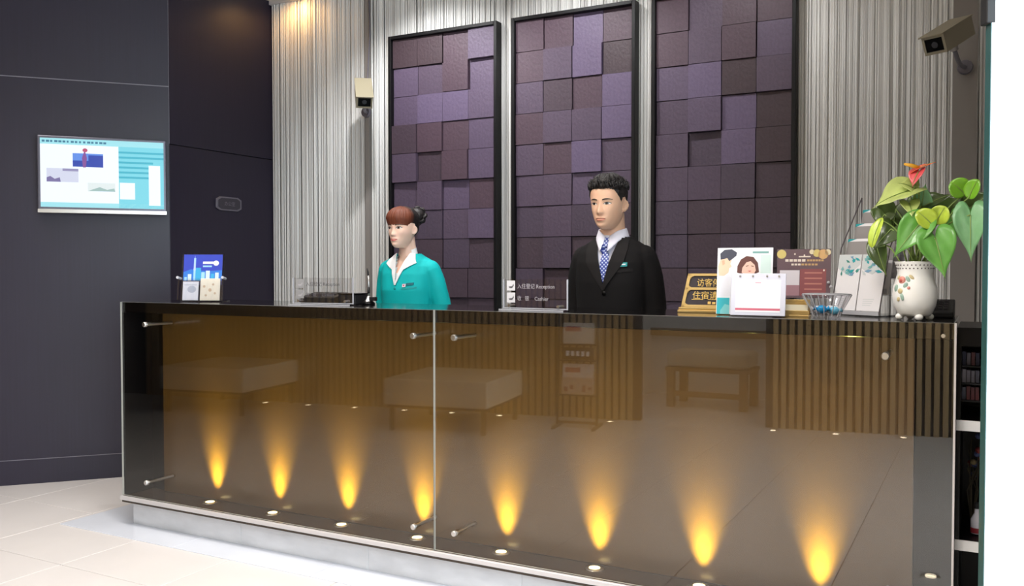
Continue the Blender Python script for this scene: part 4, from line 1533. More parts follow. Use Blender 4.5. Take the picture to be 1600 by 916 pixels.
    for i in range(na + 1):
        an = R(58) + (2 * math.pi - R(116)) * i / na
        for j in range(nv):
            u = j / (nv - 1)
            r = 0.047 + 0.012 * u
            vs.append((r * math.sin(an), 0.016 - r * math.cos(an), 1.405 - 0.050 * u + 0.008 * math.cos(an - math.pi)))
    for i in range(na):
        for j in range(nv - 1):
            fs.append((i * nv + j, (i + 1) * nv + j, (i + 1) * nv + j + 1, i * nv + j + 1))
    cl.add(vs, fs, shm)
    cl.build('collar', bl, auto=40)
    bd = MB()
    full.strip(bd, mat('badge_white', srgb(226, 214, 224), 0.4), [(0.046, 1.172), (0.046, 1.156)], [(0.064, 1.173), (0.064, 1.157)], 0.005, nu=3, nv=2)
    full.strip(bd, mat('badge_red', srgb(200, 60, 90), 0.4), [(0.051, 1.168), (0.051, 1.161)], [(0.058, 1.169), (0.058, 1.162)], 0.0058, nu=2, nv=1, th=0.0005)
    full.strip(bd, mat('badge_dark_teal', srgb(10, 104, 116), 0.4), [(0.066, 1.176), (0.066, 1.164)], [(0.104, 1.180), (0.104, 1.168)], 0.005, nu=4, nv=2)
    bd.build('name_badge', t)
    pk = MB()
    full.strip(pk, dark, [(0.04, 1.150), (0.04, 1.142)], [(0.118, 1.158), (0.118, 1.150)], 0.002, nu=6, nv=2, th=0.003)
    pk.build('breast_pocket', jo)
    bt_ = MB()
    for z in (1.15, 1.07, 0.99):
        z = ZW(z)
        yb = full.y(0.0, z)
        bt_.ball((0.0, yb - 0.003, z), (0.008, 0.003, 0.008), dark, nu=12, nv=6)
    bt_.build('button', jo, smooth=True)
    sk_ = MB()
    loft(sk_, [(0.50, 0.17, 0.125, 0.135, 0.012, 2.2), (0.70, 0.172, 0.115, 0.13, 0.012, 2.2), (0.90, 0.157, 0.095, 0.11, 0.012, 2.2), (0.96, 0.14, 0.09, 0.095, 0.012, 2.2)], mat('skirt_dark', srgb(30, 32, 40), 0.7))
    sk_.build('skirt', t, smooth=True)
    for s in (-1, 1):
        MB().ball((s * 0.08, -0.032, 0.036), (0.040, 0.115, 0.034), M_black).build('shoe', t, smooth=True)
    return t


make_man()
make_woman()
# ------------------------------------------------------------------ things on the counter
# ---- city brochure holder on the left
hz = thing('brochure_holder', 'clear acrylic holder with blue city poster at the left end of the counter', 'brochure holder', (-3.475, 3.19, TOP), (0, 0, R(28)))
HT = Matrix.Rotation(R(-9), 4, 'X')
MB().box(-0.105, 0.105, -0.01, 0.115, 0.0, 0.005, M_acrylic).build('base', hz)
pl = MB().box(-0.105, 0.105, 0.0, 0.004, 0.005, 0.245, M_acrylic, HT).build('back_plate', hz)
S = MB()
S.box(-0.097, 0.097, -0.003, 0.0, 0.085, 0.240, mat('poster_night_blue', srgb(52, 68, 176), 0.4), HT)
y_ = -0.0032
S.poly([(-0.097, 0.086), (-0.097, 0.150), (-0.06, 0.165), (0.02, 0.155), (0.097, 0.160), (0.097, 0.086)], y_, mat('poster_blue_glow', srgb(52, 116, 200), 0.4), HT)
for (x, w_, z1, c) in ((-0.041, 0.010, 0.222, 'a'), (-0.022, 0.026, 0.172, 'b'), (0.002, 0.018, 0.150, 'a'), (0.026, 0.020, 0.158, 'c'), (0.050, 0.016, 0.142, 'b'), (0.072, 0.018, 0.148, 'c'), (-0.065, 0.018, 0.140, 'c'), (-0.085, 0.012, 0.125, 'a')):
    S.rect(x - w_ / 2, x + w_ / 2, 0.086, z1, y_ - 0.0003, mat('poster_tower_' + c, srgb(*{'a': (150, 200, 244), 'b': (60, 160, 206), 'c': (196, 214, 216)}[c]), 0.4), HT)
S.poly([(-0.047, 0.16), (-0.035, 0.16), (-0.041, 0.236)], y_ - 0.0006, mat('poster_spire', srgb(170, 190, 250), 0.4), HT)
S.rect(0.0, 0.062, 0.192, 0.204, y_ - 0.0006, M_paper, HT)
S.disc(0.066, 0.196, 0.014, 0.013, y_ - 0.0009, M_paper, HT)
S.rect(0.0, 0.045, 0.176, 0.184, y_ - 0.0006, mat('poster_tower_a', srgb(150, 200, 244), 0.4), HT)
S.rect(-0.097, 0.097, 0.085, 0.108, y_ - 0.0004, mat('poster_street', srgb(74, 72, 92), 0.4), HT)
S.build('poster', hz)
MB().box(-0.112, 0.112, -0.034, -0.031, 0.006, 0.112, M_acrylic, HT).build('pocket_front', hz)
S = MB()
for x in (-0.112, 0.112):
    S.tube([HT @ Vector((x, -0.040, 0.118)), HT @ Vector((x, 0.006, 0.118))], [0.007, 0.007], M_acedge, n=10)
S.build('pocket_peg', hz)
Mh = hz.matrix_basis


def card_thing(name, label, cat, M, faces, group=None):
    o = faces.build(name, None)
    o.matrix_basis = M
    return tag(o, label, cat, group)


Mz = Matrix.Translation(hz.location) @ Matrix.Rotation(R(28), 4, 'Z') @ HT
S = MB()
S.box(-0.090, -0.012, -0.002, 0.002, 0, 0.094, mat('card_white', srgb(228, 230, 238), 0.5))
S.disc(-0.045, 0.055, 0.022, 0.018, -0.0022, mat('card_grey_print', srgb(186, 192, 206), 0.5))
S.rect(-0.082, -0.02, 0.075, 0.079, -0.0022, mat('card_grey_print', srgb(186, 192, 206), 0.5))
card_thing('leaflet', 'small white leaflet in the left half of the blue poster holder', 'leaflet', Mz @ Matrix.Translation((0, -0.018, 0.006)), S)
S = MB()
S.box(-0.004, 0.094, -0.002, 0.002, 0, 0.110, mat('card_cream', srgb(240, 232, 214), 0.5))
for (cx, cz, rr) in ((0.015, 0.07, 0.007), (0.07, 0.035, 0.006), (0.06, 0.08, 0.006), (0.025, 0.025, 0.006), (0.045, 0.052, 0.009)):
    S.disc(cx, cz, rr, rr, -0.0022, mat('card_sand_print', srgb(210, 186, 160), 0.5), n=9)
card_thing('leaflet', 'small cream leaflet in the right half of the blue poster holder', 'leaflet', Mz @ Matrix.Translation((0, -0.014, 0.006)), S)

# ---- engraved acrylic desk signs
M_frost = mat('frosted_print', srgb(168, 162, 166), 0.6)
M_frostd = mat('frosted_print_dark', srgb(92, 88, 92), 0.6)
M_logo = mat('logo_square', srgb(206, 203, 206), 0.5)


def acrylic_sign(label, loc, rz, W_, ink, sq, mark):
    t = thing('acrylic_sign', label, 'sign', loc, (0, 0, R(rz)))
    h = W_ / 2
    MB().box(-h, h, -0.035, 0.045, 0.0, 0.006, M_acrylic).build('base', t)
    g = MB()
    g.box(-h, h, -0.004, 0.001, 0.008, 0.124, M_acrylic)
    g.build('front_plate', t)
    e = MB()
    e.box(h - 0.003, h + 0.0005, -0.0045, 0.0015, 0.006, 0.124, M_acedge)
    e.box(-h - 0.0005, -h + 0.002, -0.0045, 0.0015, 0.006, 0.124, M_acedge)
    e.box(-h, h, -0.0365, -0.035, 0.001, 0.005, M_acedge)
    e.box(-h, h, -0.005, 0.002, 0.007, 0.010, M_acedge)
    e.build('polished_edge', t)
    for x in (-h + 0.03, h - 0.04):
        MB().tube([(x, -0.010, 0.018), (x, 0.03, 0.018)], [0.006, 0.006], M_steel, n=12).build('screw', t, auto=40)
    for z in (0.078, 0.030):
        q_ = MB()
        q_.rect(-h + 0.018, -h + 0.058, z, z + 0.040, -0.0046, sq)
        q_.poly([(-h + 0.026, z + 0.016), (-h + 0.032, z + 0.010), (-h + 0.044, z + 0.010), (-h + 0.052, z + 0.020), (-h + 0.050, z + 0.028), (-h + 0.044, z + 0.018), (-h + 0.034, z + 0.017)], -0.0049, mark)
        q_.build('logo_square', t)
    for body_, x, z, sz in (('入住登记 Reception', -h + 0.068, 0.088, 0.022), ('收   银', -h + 0.068, 0.040, 0.021), ('Cashier', -h + 0.150, 0.040, 0.022)):
        s_ = MB()
        text_into(s_, body_, x, z, sz, -0.0046, ink, squash=0.95)
        s_.build('lettering', t)
    return t


acrylic_sign('clear acrylic desk sign with pale lettering in front of the man', (-1.575, 3.13, TOP), -6, 0.300, M_frost, M_logo, M_frostd)
acrylic_sign('clear acrylic desk sign with grey lettering left of the woman', (-2.670, 3.16, TOP), 10, 0.310, M_frostd, mat('logo_square_grey', srgb(140, 138, 138), 0.5), M_frost)

# ---- black terminal, pen set
cr_ = thing('card_terminal', 'low black payment terminal behind the left acrylic sign', 'terminal', (-2.835, 3.36, TOP))
MB().add([(-0.105, -0.05, 0), (0.105, -0.05, 0), (0.105, 0.06, 0), (-0.105, 0.06, 0), (-0.105, -0.05, 0.030), (0.105, -0.05, 0.030), (0.105, 0.06, 0.052), (-0.105, 0.06, 0.052)],
         [(0, 3, 2, 1), (4, 5, 6, 7), (0, 1, 5, 4), (1, 2, 6, 5), (2, 3, 7, 6), (3, 0, 4, 7)], M_blackm).build('body', cr_, bevel=0.004)
for i in range(5):
    for j in range(2):
        MB().box(-0.07 + i * 0.03, -0.048 + i * 0.03, -0.035 + j * 0.03, -0.015 + j * 0.03, 0.033 + j * 0.006, 0.040 + j * 0.006, mat('key_grey', srgb(60, 56, 60), 0.5)).build('key', cr_)
bx = thing('black_box', 'small black box between the left acrylic sign and the pen stand', 'box', (-2.640, 3.34, TOP))
MB().box(-0.05, 0.05, -0.05, 0.05, 0, 0.044, M_blackm).build('body', bx, bevel=0.004)
MB().box(-0.052, 0.052, -0.052, 0.052, 0.045, 0.051, M_black).build('lid', bx, bevel=0.002)
ps = thing('desk_pen_stand', 'desk pen standing upright in a small black and silver base beside the woman', 'pen stand', (-2.520, 3.30, TOP))
MB().lathe([(0.0005, 0), (0.030, 0), (0.031, 0.006), (0.022, 0.016), (0.0005, 0.017)], M_black, n=24).build('base', ps, smooth=True)
MB().lathe([(0.020, 0.016), (0.012, 0.026), (0.007, 0.040), (0.0005, 0.041)], M_steel, n=20).build('socket', ps, smooth=True)
MB().box(0.012, 0.042, -0.012, 0.012, 0.018, 0.036, M_blackm).build('side_clip', ps, bevel=0.002)
MB().tube([(0, 0, 0.038), (0.001, 0, 0.10), (0.0, 0, 0.135)], [0.0045, 0.004, 0.0035], M_steel, n=10).build('pen', ps, smooth=True)
MB().tube([(0.001, 0, 0.052), (0.001, 0, 0.080)], [0.0065, 0.006], M_blackm, n=10).build('grip', ps, smooth=True)
MB().tube([(-0.001, 0, 0.135), (-0.003, 0, 0.150), (-0.008, 0, 0.168)], [0.004, 0.0042, 0.002], M_blackm, n=8).build('pen_tip', ps, smooth=True)

# ---- gold registration plaque
gp = thing('gold_plaque', 'gold trapezoid desk plaque with raised gold characters on dark fields', 'plaque', (-0.868, 3.285, TOP), (0, 0, R(2)))
GT = Matrix.Rotation(R(-14), 4, 'X')
bw, tw, gh = 0.165, 0.143, 0.150


def half(z):
    return bw + (tw - bw) * z / gh


MB().box(-bw - 0.005, bw + 0.005, -0.022, 0.07, 0.0, 0.010, M_gold).build('foot_bar', gp, bevel=0.002)
MB().box(-bw - 0.003, bw + 0.003, -0.016, 0.05, 0.0105, 0.020, M_gold).build('step_bar', gp, bevel=0.002)
fr = MB()
for (z0, z1) in ((0.020, 0.029), (0.087, 0.096), (0.141, 0.150)):
    fr.poly([(-half(z0), z0), (half(z0), z0), (half(z1), z1), (-half(z1), z1)], -0.006, M_gold, GT, th=0.012)
for s in (-1, 1):
    pts = [(s * half(0.02), 0.02), (s * half(gh), gh), (s * (half(gh) - 0.012), gh), (s * (half(0.02) - 0.012), 0.02)]
    fr.poly(pts if s < 0 else pts[::-1], -0.006, M_gold, GT, th=0.012)
for s in (-1, 1):                                                    # softened inner corners
    for (zc, up) in ((0.029, 1), (0.087, -1), (0.096, 1), (0.141, -1)):
        x = s * (half(zc) - 0.012)
        pts = [(x, zc), (x, zc + up * 0.012), (x - s * 0.004, zc + up * 0.004), (x - s * 0.013, zc)]
        fr.poly(pts, -0.006, M_gold, GT, th=0.008)
fr.build('frame', gp)
MB().poly([(-half(0.02), 0.02), (half(0.02), 0.02), (half(gh), gh), (-half(gh), gh)], 0.0, mat('plaque_field', srgb(44, 36, 44), 0.35), GT, th=0.004).build('field', gp)
S = MB()
text_into(S, '访客停留', -0.108, 0.103, 0.033, -0.002, M_goldp, GT, th=0.0012, squash=0.9)
text_into(S, '住宿请登记', -0.122, 0.055, 0.032, -0.002, M_goldp, GT, th=0.0012, squash=1.0)
S.rect(-0.124, -0.080, 0.049, 0.0515, -0.0022, M_goldp, GT)
S.rect(-0.062, 0.060, 0.049, 0.0515, -0.0022, M_goldp, GT)
for k in range(6):
    S.rect(-0.062 + k * 0.017, -0.050 + k * 0.017, 0.033, 0.043 - 0.002 * (k % 2), -0.0022, M_goldp, GT)
S.build('raised_characters', gp)

# ---- couple poster stand
pp_ = thing('poster_stand', 'upright acrylic poster of a man and woman facing each other, behind the white notice', 'poster', (-0.766, 3.165, TOP), (0, 0, R(3)))
PT = Matrix.Rotation(R(-6), 4, 'X')
MB().box(-0.094, 0.094, -0.012, 0.05, 0.0, 0.004, M_acrylic).build('base', pp_)
S = MB()
S.box(-0.097, 0.097, 0.0, 0.004, 0.004, 0.241, mat('poster_white', srgb(238, 240, 246), 0.4), PT)


def cp(x, y):
    return ((x - 725) * 0.000404, 0.004 + (770 - y) * 0.00039)


def cpoly(pts, d, name, c):
    S.poly([cp(*p) for p in reversed(pts)], -0.0003 * d, mat(name, srgb(*c), 0.4), PT)


cpoly([(492, 330), (515, 260), (570, 240), (610, 275), (600, 310), (612, 335), (590, 350), (585, 390), (545, 420), (500, 420)], 1, 'print_skin_warm', (240, 204, 176))
cpoly([(512, 270), (508, 215), (545, 180), (610, 175), (655, 205), (650, 235), (615, 265), (590, 285), (570, 255), (545, 265)], 2, 'print_hair_slate', (76, 78, 92))
cpoly([(523, 280), (548, 275), (552, 310), (532, 325)], 3, 'print_ear', (226, 176, 146))
cpoly([(492, 425), (545, 425), (590, 400), (625, 470), (625, 610), (490, 610)], 1, 'print_shirt', (228, 230, 240))
cpoly([(660, 390), (662, 330), (690, 270), (740, 238), (800, 248), (838, 300), (850, 385), (820, 400), (690, 400)], 1, 'print_hair_brown', (104, 66, 62))
cpoly([(700, 390), (705, 345), (740, 295), (775, 285), (812, 320), (822, 370), (808, 400), (715, 400)], 2, 'print_skin_rose', (240, 196, 178))
cpoly([(735, 330), (757, 322), (760, 328), (738, 337)], 3, 'print_eye', (120, 80, 70))
cpoly([(780, 325), (803, 330), (802, 337), (781, 332)], 3, 'print_eye', (120, 80, 70))
cpoly([(752, 372), (785, 372), (770, 385)], 3, 'print_mouth', (208, 110, 104))
cpoly([(860, 230), (950, 230), (950, 400), (862, 400)], 1, 'print_mint', (214, 234, 230))
cpoly([(792, 196), (928, 196), (928, 214), (792, 214)], 2, 'print_sage_bar', (130, 176, 172))
cpoly([(490, 622), (600, 622), (600, 770), (490, 770)], 2, 'print_turquoise', (60, 182, 196))
cpoly([(520, 740), (560, 680), (600, 690), (600, 770), (520, 770)], 3, 'print_turquoise_pale', (130, 210, 214))
S.build('poster', pp_)

# ---- white notice in acrylic frame
nn = thing('notice_frame', 'white notice with a red line in a clear frame, in front of the couple poster', 'notice', (-0.700, 3.085, TOP), (0, 0, R(0)))
NT = Matrix.Rotation(R(-7), 4, 'X')
MB().box(-0.094, 0.094, -0.012, 0.06, 0.0, 0.005, M_acrylic).build('base', nn)
MB().box(-0.093, 0.093, 0.0, 0.006, 0.004, 0.150, mat('notice_frame_lavender', srgb(212, 212, 226), 0.25), NT).build('frame', nn, bevel=0.002)
S = MB()
S.rect(-0.076, 0.076, 0.016, 0.128, -0.0006, mat('notice_paper', srgb(246, 246, 252), 0.6), NT)
S.rect(-0.076, 0.076, 0.022, 0.0295, -0.0009, mat('notice_red', srgb(206, 104, 124), 0.6), NT)
S.rect(-0.010, 0.010, 0.116, 0.120, -0.0009, mat('notice_pink', srgb(230, 170, 184), 0.6), NT)
for k in range(6):
    S.rect(-0.064, 0.064 - 0.012 * (k % 3), 0.104 - k * 0.012, 0.1055 - k * 0.012, -0.0009, mat('notice_grey', srgb(214, 218, 232), 0.6), NT)
S.build('notice_sheet', nn)
S = MB()
for x in (-0.062, -0.018, 0.03, 0.07):
    S.tube([NT @ Vector((x, -0.003, 0.140)), NT @ Vector((x, 0.001, 0.140))], [0.0035, 0.0035], M_steel, n=10)
S.build('frame_rivet', nn)

# ---- brown promotion stand
bs = thing('promotion_stand', 'brown promotional sign with gold lights in a clear stand, behind the glass bowl', 'sign', (-0.602, 3.38, TOP), (0, 0, R(0)))
BT = Matrix.Rotation(R(-5), 4, 'X')
MB().box(-0.095, 0.095, -0.03, 0.06, 0.0, 0.004, M_acrylic).build('base', bs)
MB().box(-0.097, 0.097, 0.002, 0.005, 0.004, 0.240, M_acrylic, BT).build('back_plate', bs)
S = MB()
S.box(-0.095, 0.095, -0.001, 0.002, 0.058, 0.238, mat('promo_mauve_brown', srgb(112, 90, 98), 0.4), BT)
S.rect(-0.012, 0.080, 0.066, 0.165, -0.0013, mat('promo_maroon', srgb(148, 84, 88), 0.4), BT)
S.rect(-0.085, -0.014, 0.088, 0.160, -0.0013, mat('promo_inset_pale', srgb(226, 220, 228), 0.4), BT)
S.rect(-0.085, -0.014, 0.066, 0.105, -0.0015, mat('promo_inset_dusk', srgb(170, 130, 140), 0.4), BT)
for (cx, cz, rr, nm, c) in ((-0.080, 0.222, 0.017, 'gold', (226, 206, 130)), (0.046, 0.225, 0.014, 'gold', (226, 206, 130)), (0.068, 0.220, 0.018, 'amber', (228, 184, 128)), (0.084, 0.226, 0.011, 'cream', (238, 224, 190)), (0.028, 0.228, 0.009, 'cream', (238, 224, 190))):
    S.disc(cx, min(cz, 0.237 - rr), rr, rr, -0.0013, mat('promo_light_' + nm, srgb(*c), 0.4), BT)
M_pr = mat('promo_print_white', srgb(240, 226, 214), 0.4)
for k in range(5):
    S.rect(-0.066 + k * 0.015, -0.054 + k * 0.015, 0.192, 0.201, -0.0016, M_pr, BT)
for k in range(6):
    S.rect(0.012 + k * 0.010, 0.020 + k * 0.010, 0.193, 0.200, -0.0016, mat('promo_print_gold', srgb(208, 170, 120), 0.4), BT)
for k in range(8):
    S.rect(-0.044 + k * 0.012, -0.035 + k * 0.012, 0.178, 0.185, -0.0016, M_pr if k < 3 else mat('promo_print_gold', srgb(208, 170, 120), 0.4), BT)
S.rect(-0.018, 0.024, 0.208, 0.213, -0.0016, M_pr, BT)
for k in range(4):
    S.rect(0.004, 0.066, 0.148 - 0.020 * k, 0.153 - 0.020 * k, -0.0016, mat('promo_print_rose', srgb(196, 130, 120), 0.4), BT)
for (cx, cz) in ((-0.032, 0.220), (0.072, 0.160), (0.002, 0.215)):
    S.disc(cx, cz, 0.003, 0.004, -0.0018, M_pr, BT, n=8)
S.build('poster', bs)
MB().ball((0.091, -0.006, 0.115), 0.006, M_acedge, nu=8, nv=6).build('stand_knob', bs)

# ---- gold card holder and the cards in it
gc = thing('card_holder', 'small gold business card holder left of the glass bowl', 'card holder', (-0.585, 3.165, TOP))
MB().box(-0.045, 0.045, -0.02, 0.03, 0.0, 0.006, M_gold).build('base', gc, bevel=0.001)
MB().box(-0.045, 0.045, -0.02, -0.016, 0.006, 0.022, M_gold).build('front_lip', gc, bevel=0.001)
MB().box(-0.042, 0.042, 0.022, 0.027, 0.006, 0.058, M_gold).build('back_plate', gc, bevel=0.001)
o = MB().box(-0.040, 0.040, -0.008, 0.006, 0.0, 0.034, mat('card_ivory', srgb(236, 226, 200), 0.5)).build('business_cards', None, (-0.585, 3.165, TOP + 0.007))
tag(o, 'small stack of ivory business cards in the gold holder', 'cards')

# ---- glass bowl with sweets
bo = thing('glass_bowl', 'ribbed clear glass bowl holding blue sweets on the counter', 'bowl', (-0.485, 3.165, TOP))
prof = [(0.040, 0.0), (0.043, 0.004), (0.054, 0.030), (0.070, 0.062), (0.079, 0.078), (0.0765, 0.078), (0.067, 0.062), (0.051, 0.032), (0.040, 0.008), (0.0005, 0.007)]
MB().lathe(prof, M_acrylic, n=72, mod=lambda a, z: 1 + 0.018 * math.sin(12 * a) * min(1, z * 30)).build('bowl_body', bo, smooth=True)
S = MB()
for k in range(12):
    a = 2 * math.pi * k / 12
    S.tube([(0.044 * math.cos(a), 0.044 * math.sin(a), 0.004), (0.0555 * math.cos(a), 0.0555 * math.sin(a), 0.030), (0.081 * math.cos(a), 0.081 * math.sin(a), 0.078)], [0.0016, 0.0016, 0.0022], M_acedge, n=5)
S.build('rib', bo)
MB().lathe([(0.0770, 0.077), (0.080, 0.0795), (0.0785, 0.081), (0.0765, 0.0795)], M_acedge, n=48).build('rim', bo, smooth=True)
M_sw = mat('sweet_blue', srgb(18, 160, 226), 0.25)
M_sw2 = mat('sweet_pale_blue', srgb(120, 204, 236), 0.25)
M_sw3 = mat('sweet_white', srgb(226, 230, 238), 0.3)
for (dx, dy, dz, m, lab) in ((-0.012, -0.022, 0.028, M_sw, 'bright blue wrapped sweet at the front of the glass bowl'), (0.026, -0.012, 0.024, M_sw2, 'pale blue wrapped sweet right of the bright blue one in the bowl'),
                             (-0.030, 0.012, 0.025, M_sw3, 'white wrapped sweet at the left in the glass bowl'), (0.008, 0.026, 0.026, M_sw3, 'white wrapped sweet at the back of the glass bowl')):
    c_ = thing('sweet', lab, 'sweet', (-0.485 + dx, 3.165 + dy, TOP + dz))
    MB().ball((0, 0, 0), (0.017, 0.013, 0.014), m, nu=12, nv=8).build('wrapped_body', c_, smooth=True)
    for s in (-1, 1):
        MB().tube([(s * 0.014, 0, 0), (s * 0.025, 0, 0.004)], [0.003, 0.009], m, n=8).build('twist', c_, smooth=True)

# ---- tiered brochure rack with its leaflets
tr_ = thing('tiered_brochure_rack', 'clear stepped brochure rack with leaflets, left of the flower pot', 'brochure rack', (-0.410, 3.30, TOP), (0, 0, R(-30)))
TT = Matrix.Rotation(R(-11), 4, 'X')
MB().box(-0.100, 0.100, -0.012, 0.165, 0.0, 0.005, M_acrylic).build('base', tr_)
MB().box(-0.100, 0.100, -0.012, -0.006, 0.005, 0.018, M_acedge).build('front_lip', tr_)
for s in (-1, 1):
    S = MB()
    S.tube([(s * 0.099, -0.008, 0.006), (s * 0.099, 0.05, 0.24), (s * 0.099, 0.162, 0.425)], [0.0022] * 3, mat('rack_wire', srgb(90, 84, 88), 0.4), n=6)
    S.tube([(s * 0.099, 0.16, 0.005), (s * 0.099, 0.162, 0.425)], [0.0022] * 2, mat('rack_wire', srgb(90, 84, 88), 0.4), n=6)
    S.build('side_wire', tr_)
tiers = [(0.000, 0.019), (0.046, 0.076), (0.088, 0.132), (0.128, 0.184)]
for k, (dy, dz) in enumerate(tiers[1:]):
    MB().box(-0.098, 0.098, dy - 0.010, dy + 0.020, dz - 0.004, dz - 0.001, M_acrylic).build('shelf', tr_)
    MB().box(-0.098, 0.098, dy - 0.012, dy - 0.010, dz - 0.004, dz + 0.02, M_acrylic).build('shelf_lip', tr_)
MB().ball((-0.100, -0.004, 0.10), 0.006, M_acedge, nu=8, nv=6).build('knob', tr_)
M_bro = mat('brochure_white', srgb(236, 234, 238), 0.45)
tone = [mat('brochure_teal', srgb(40, 164, 172), 0.45), mat('brochure_leaf', srgb(120, 178, 180), 0.45), mat('brochure_pearl', srgb(208, 214, 216), 0.45), mat('brochure_steel_blue', srgb(120, 160, 190), 0.45), mat('brochure_sea', srgb(64, 140, 130), 0.45)]
posn = ['front tier', 'second tier', 'third tier', 'topmost tier']
for k, (dy, dz) in enumerate(tiers):
    for s, sd_ in ((-1, 'left'), (1, 'right')):
        S = MB()
        hb_ = 0.200
        S.box(-0.047, 0.047, 0, 0.004, 0, hb_, M_bro)
        if k == 0:
            rr = random.Random(20 + s)
            S.poly([(-0.047, 0.2), (-0.047, 0.150), (-0.020, 0.135), (0.0, 0.128), (0.020, 0.142), (0.047, 0.165), (0.047, 0.2)], -0.0002, tone[2])
            for q in range(24):
                cx, cz = rr.uniform(-0.036, 0.038), rr.uniform(0.125, 0.192)
                a0 = rr.uniform(0, 3.1)
                l_, w_ = rr.uniform(0.009, 0.016), rr.uniform(0.004, 0.007)
                S.poly([(cx + l_ * math.cos(a0), max(0.118, cz + l_ * math.sin(a0))), (cx - w_ * math.sin(a0), cz + w_ * math.cos(a0)), (cx - l_ * math.cos(a0), cz - l_ * math.sin(a0) * 0.5), (cx + w_ * math.sin(a0), cz - w_ * math.cos(a0))][::1],
                       -0.0004 - 0.00005 * q, tone[q % 5])
            for q in range(4):
                S.rect(-0.025, 0.020 - 0.004 * q, 0.040 - 0.007 * q, 0.042 - 0.007 * q, -0.0003, tone[2])
        else:
            S.rect(-0.047, 0.047, 0.120, 0.2, -0.0002, mat('brochure_photo_grey', srgb(150, 146, 146), 0.45))
            S.rect(-0.047, 0.047, 0.190, 0.2, -0.0004, M_bro)
            S.poly([(-0.047, 0.2), (-0.047, 0.188), (-0.010, 0.2)], -0.0006, tone[0])
        o = S.build('brochure', None)
        o.matrix_basis = Matrix.Translation((-0.410, 3.30, TOP)) @ Matrix.Rotation(R(-30), 4, 'Z') @ Matrix.Translation((s * 0.0492, dy, dz)) @ TT
        tag(o, ('white brochure with teal floral top, %s one at the front of the rack' % sd_) if k == 0 else ('white brochure in the %s of the stepped rack, %s side' % (posn[k], sd_)), 'brochure')

# ---- black telephone behind the flower pot
ph = thing('desk_telephone', 'black desk telephone half hidden behind the white flower pot', 'telephone', (-0.160, 3.37, TOP))
ph.scale = (0.58, 0.8, 0.8)
MB().add([(-0.10, -0.08, 0), (0.10, -0.08, 0), (0.10, 0.09, 0), (-0.10, 0.09, 0), (-0.10, -0.08, 0.025), (0.10, -0.08, 0.025), (0.10, 0.09, 0.075), (-0.10, 0.09, 0.075)],
         [(0, 3, 2, 1), (4, 5, 6, 7), (0, 1, 5, 4), (1, 2, 6, 5), (2, 3, 7, 6), (3, 0, 4, 7)], M_blackm).build('body', ph, bevel=0.006)
hsb = MB()
limb(hsb, [(-0.068, -0.075, 0.056, 0.020), (-0.068, -0.04, 0.082, 0.014), (-0.068, 0.045, 0.100, 0.014), (-0.068, 0.085, 0.098, 0.022)], M_blackm, 12)
hsb.build('handset', ph, smooth=True)
for i in range(3):
    for j in range(4):
        MB().box(-0.015 + i * 0.03, 0.005 + i * 0.03, -0.05 + j * 0.03, -0.032 + j * 0.03, 0.037 + j * 0.0088, 0.043 + j * 0.0088, mat('key_grey', srgb(60, 56, 60), 0.5)).build('key', ph)
cd_ = []
for k in range(70):
    a = k * 0.75
    u = k / 69
    cd_.append((-0.112 + 0.006 * math.cos(a) + 0.01 * math.sin(u * 3.1), -0.07 + 0.13 * u, 0.012 + 0.004 * math.sin(a) + 0.008 * math.sin(u * 3.1)))
MB().tube(cd_, [0.0016] * len(cd_), mat('cord_grey', srgb(120, 118, 124), 0.5), n=5).build('coiled_cord', ph, smooth=True)

# ---- potted anthurium
VX, VY = -0.210, 3.135
vp = thing('potted_anthurium', 'anthurium with heart leaves and red flowers in a white floral pot at the right end', 'potted plant', (VX, VY, TOP))
M_por = mat('porcelain_white', srgb(250, 250, 247), 0.18, coat=0.4)
prof = [(0.0005, 0.014), (0.046, 0.014), (0.052, 0.022), (0.062, 0.045), (0.0675, 0.075), (0.0655, 0.105), (0.057, 0.132), (0.053, 0.150), (0.0545, 0.166), (0.0605, 0.184), (0.063, 0.188), (0.0595, 0.188), (0.051, 0.166), (0.049, 0.150), (0.0005, 0.150)]
pot = MB().lathe(prof, M_por, n=56).build('pot', vp, smooth=True)
for k in range(4):
    a = R(-70) + k * math.pi / 2
    MB().ball((0.046 * math.cos(a), 0.046 * math.sin(a), 0.011), (0.013, 0.013, 0.011), M_por, nu=12, nv=8).build('foot', pot, smooth=True)
M_lat = mat('lattice_hole', srgb(96, 88, 92), 0.6)
S = MB()


def on_pot(a, z, out=0.0):
    r = float(np.interp(z, [0.014, 0.022, 0.045, 0.075, 0.105, 0.132, 0.150, 0.166, 0.184], [0.046, 0.052, 0.062, 0.0675, 0.0655, 0.057, 0.053, 0.0545, 0.0605])) + out
    return Vector((r * math.cos(a), r * math.sin(a), z))


for k in range(30):
    a = 2 * math.pi * k / 30
    for z in (0.1765, 0.1660):
        c = on_pot(a + (0.1 if z < 0.17 else 0), z, 0.0004)
        S.ball(c, (0.0024, 0.0024, 0.0022), M_lat, nu=6, nv=4)
S.build('lattice', pot)


def blob(name, a, z, rx_, rz_, m, out=0.004, tilt=0.0):
    c = on_pot(a, z)
    n_ = Vector((math.cos(a), math.sin(a), 0))
    Mx = Matrix.Translation(c) @ Matrix.Rotation(a + math.pi / 2, 4, 'Z') @ Matrix.Rotation(tilt, 4, 'Y')
    o_ = MB().ball((0, 0, 0), (rx_, out, rz_), m, M=Mx, nu=10, nv=8)
    return o_.build(name, pot, smooth=True)


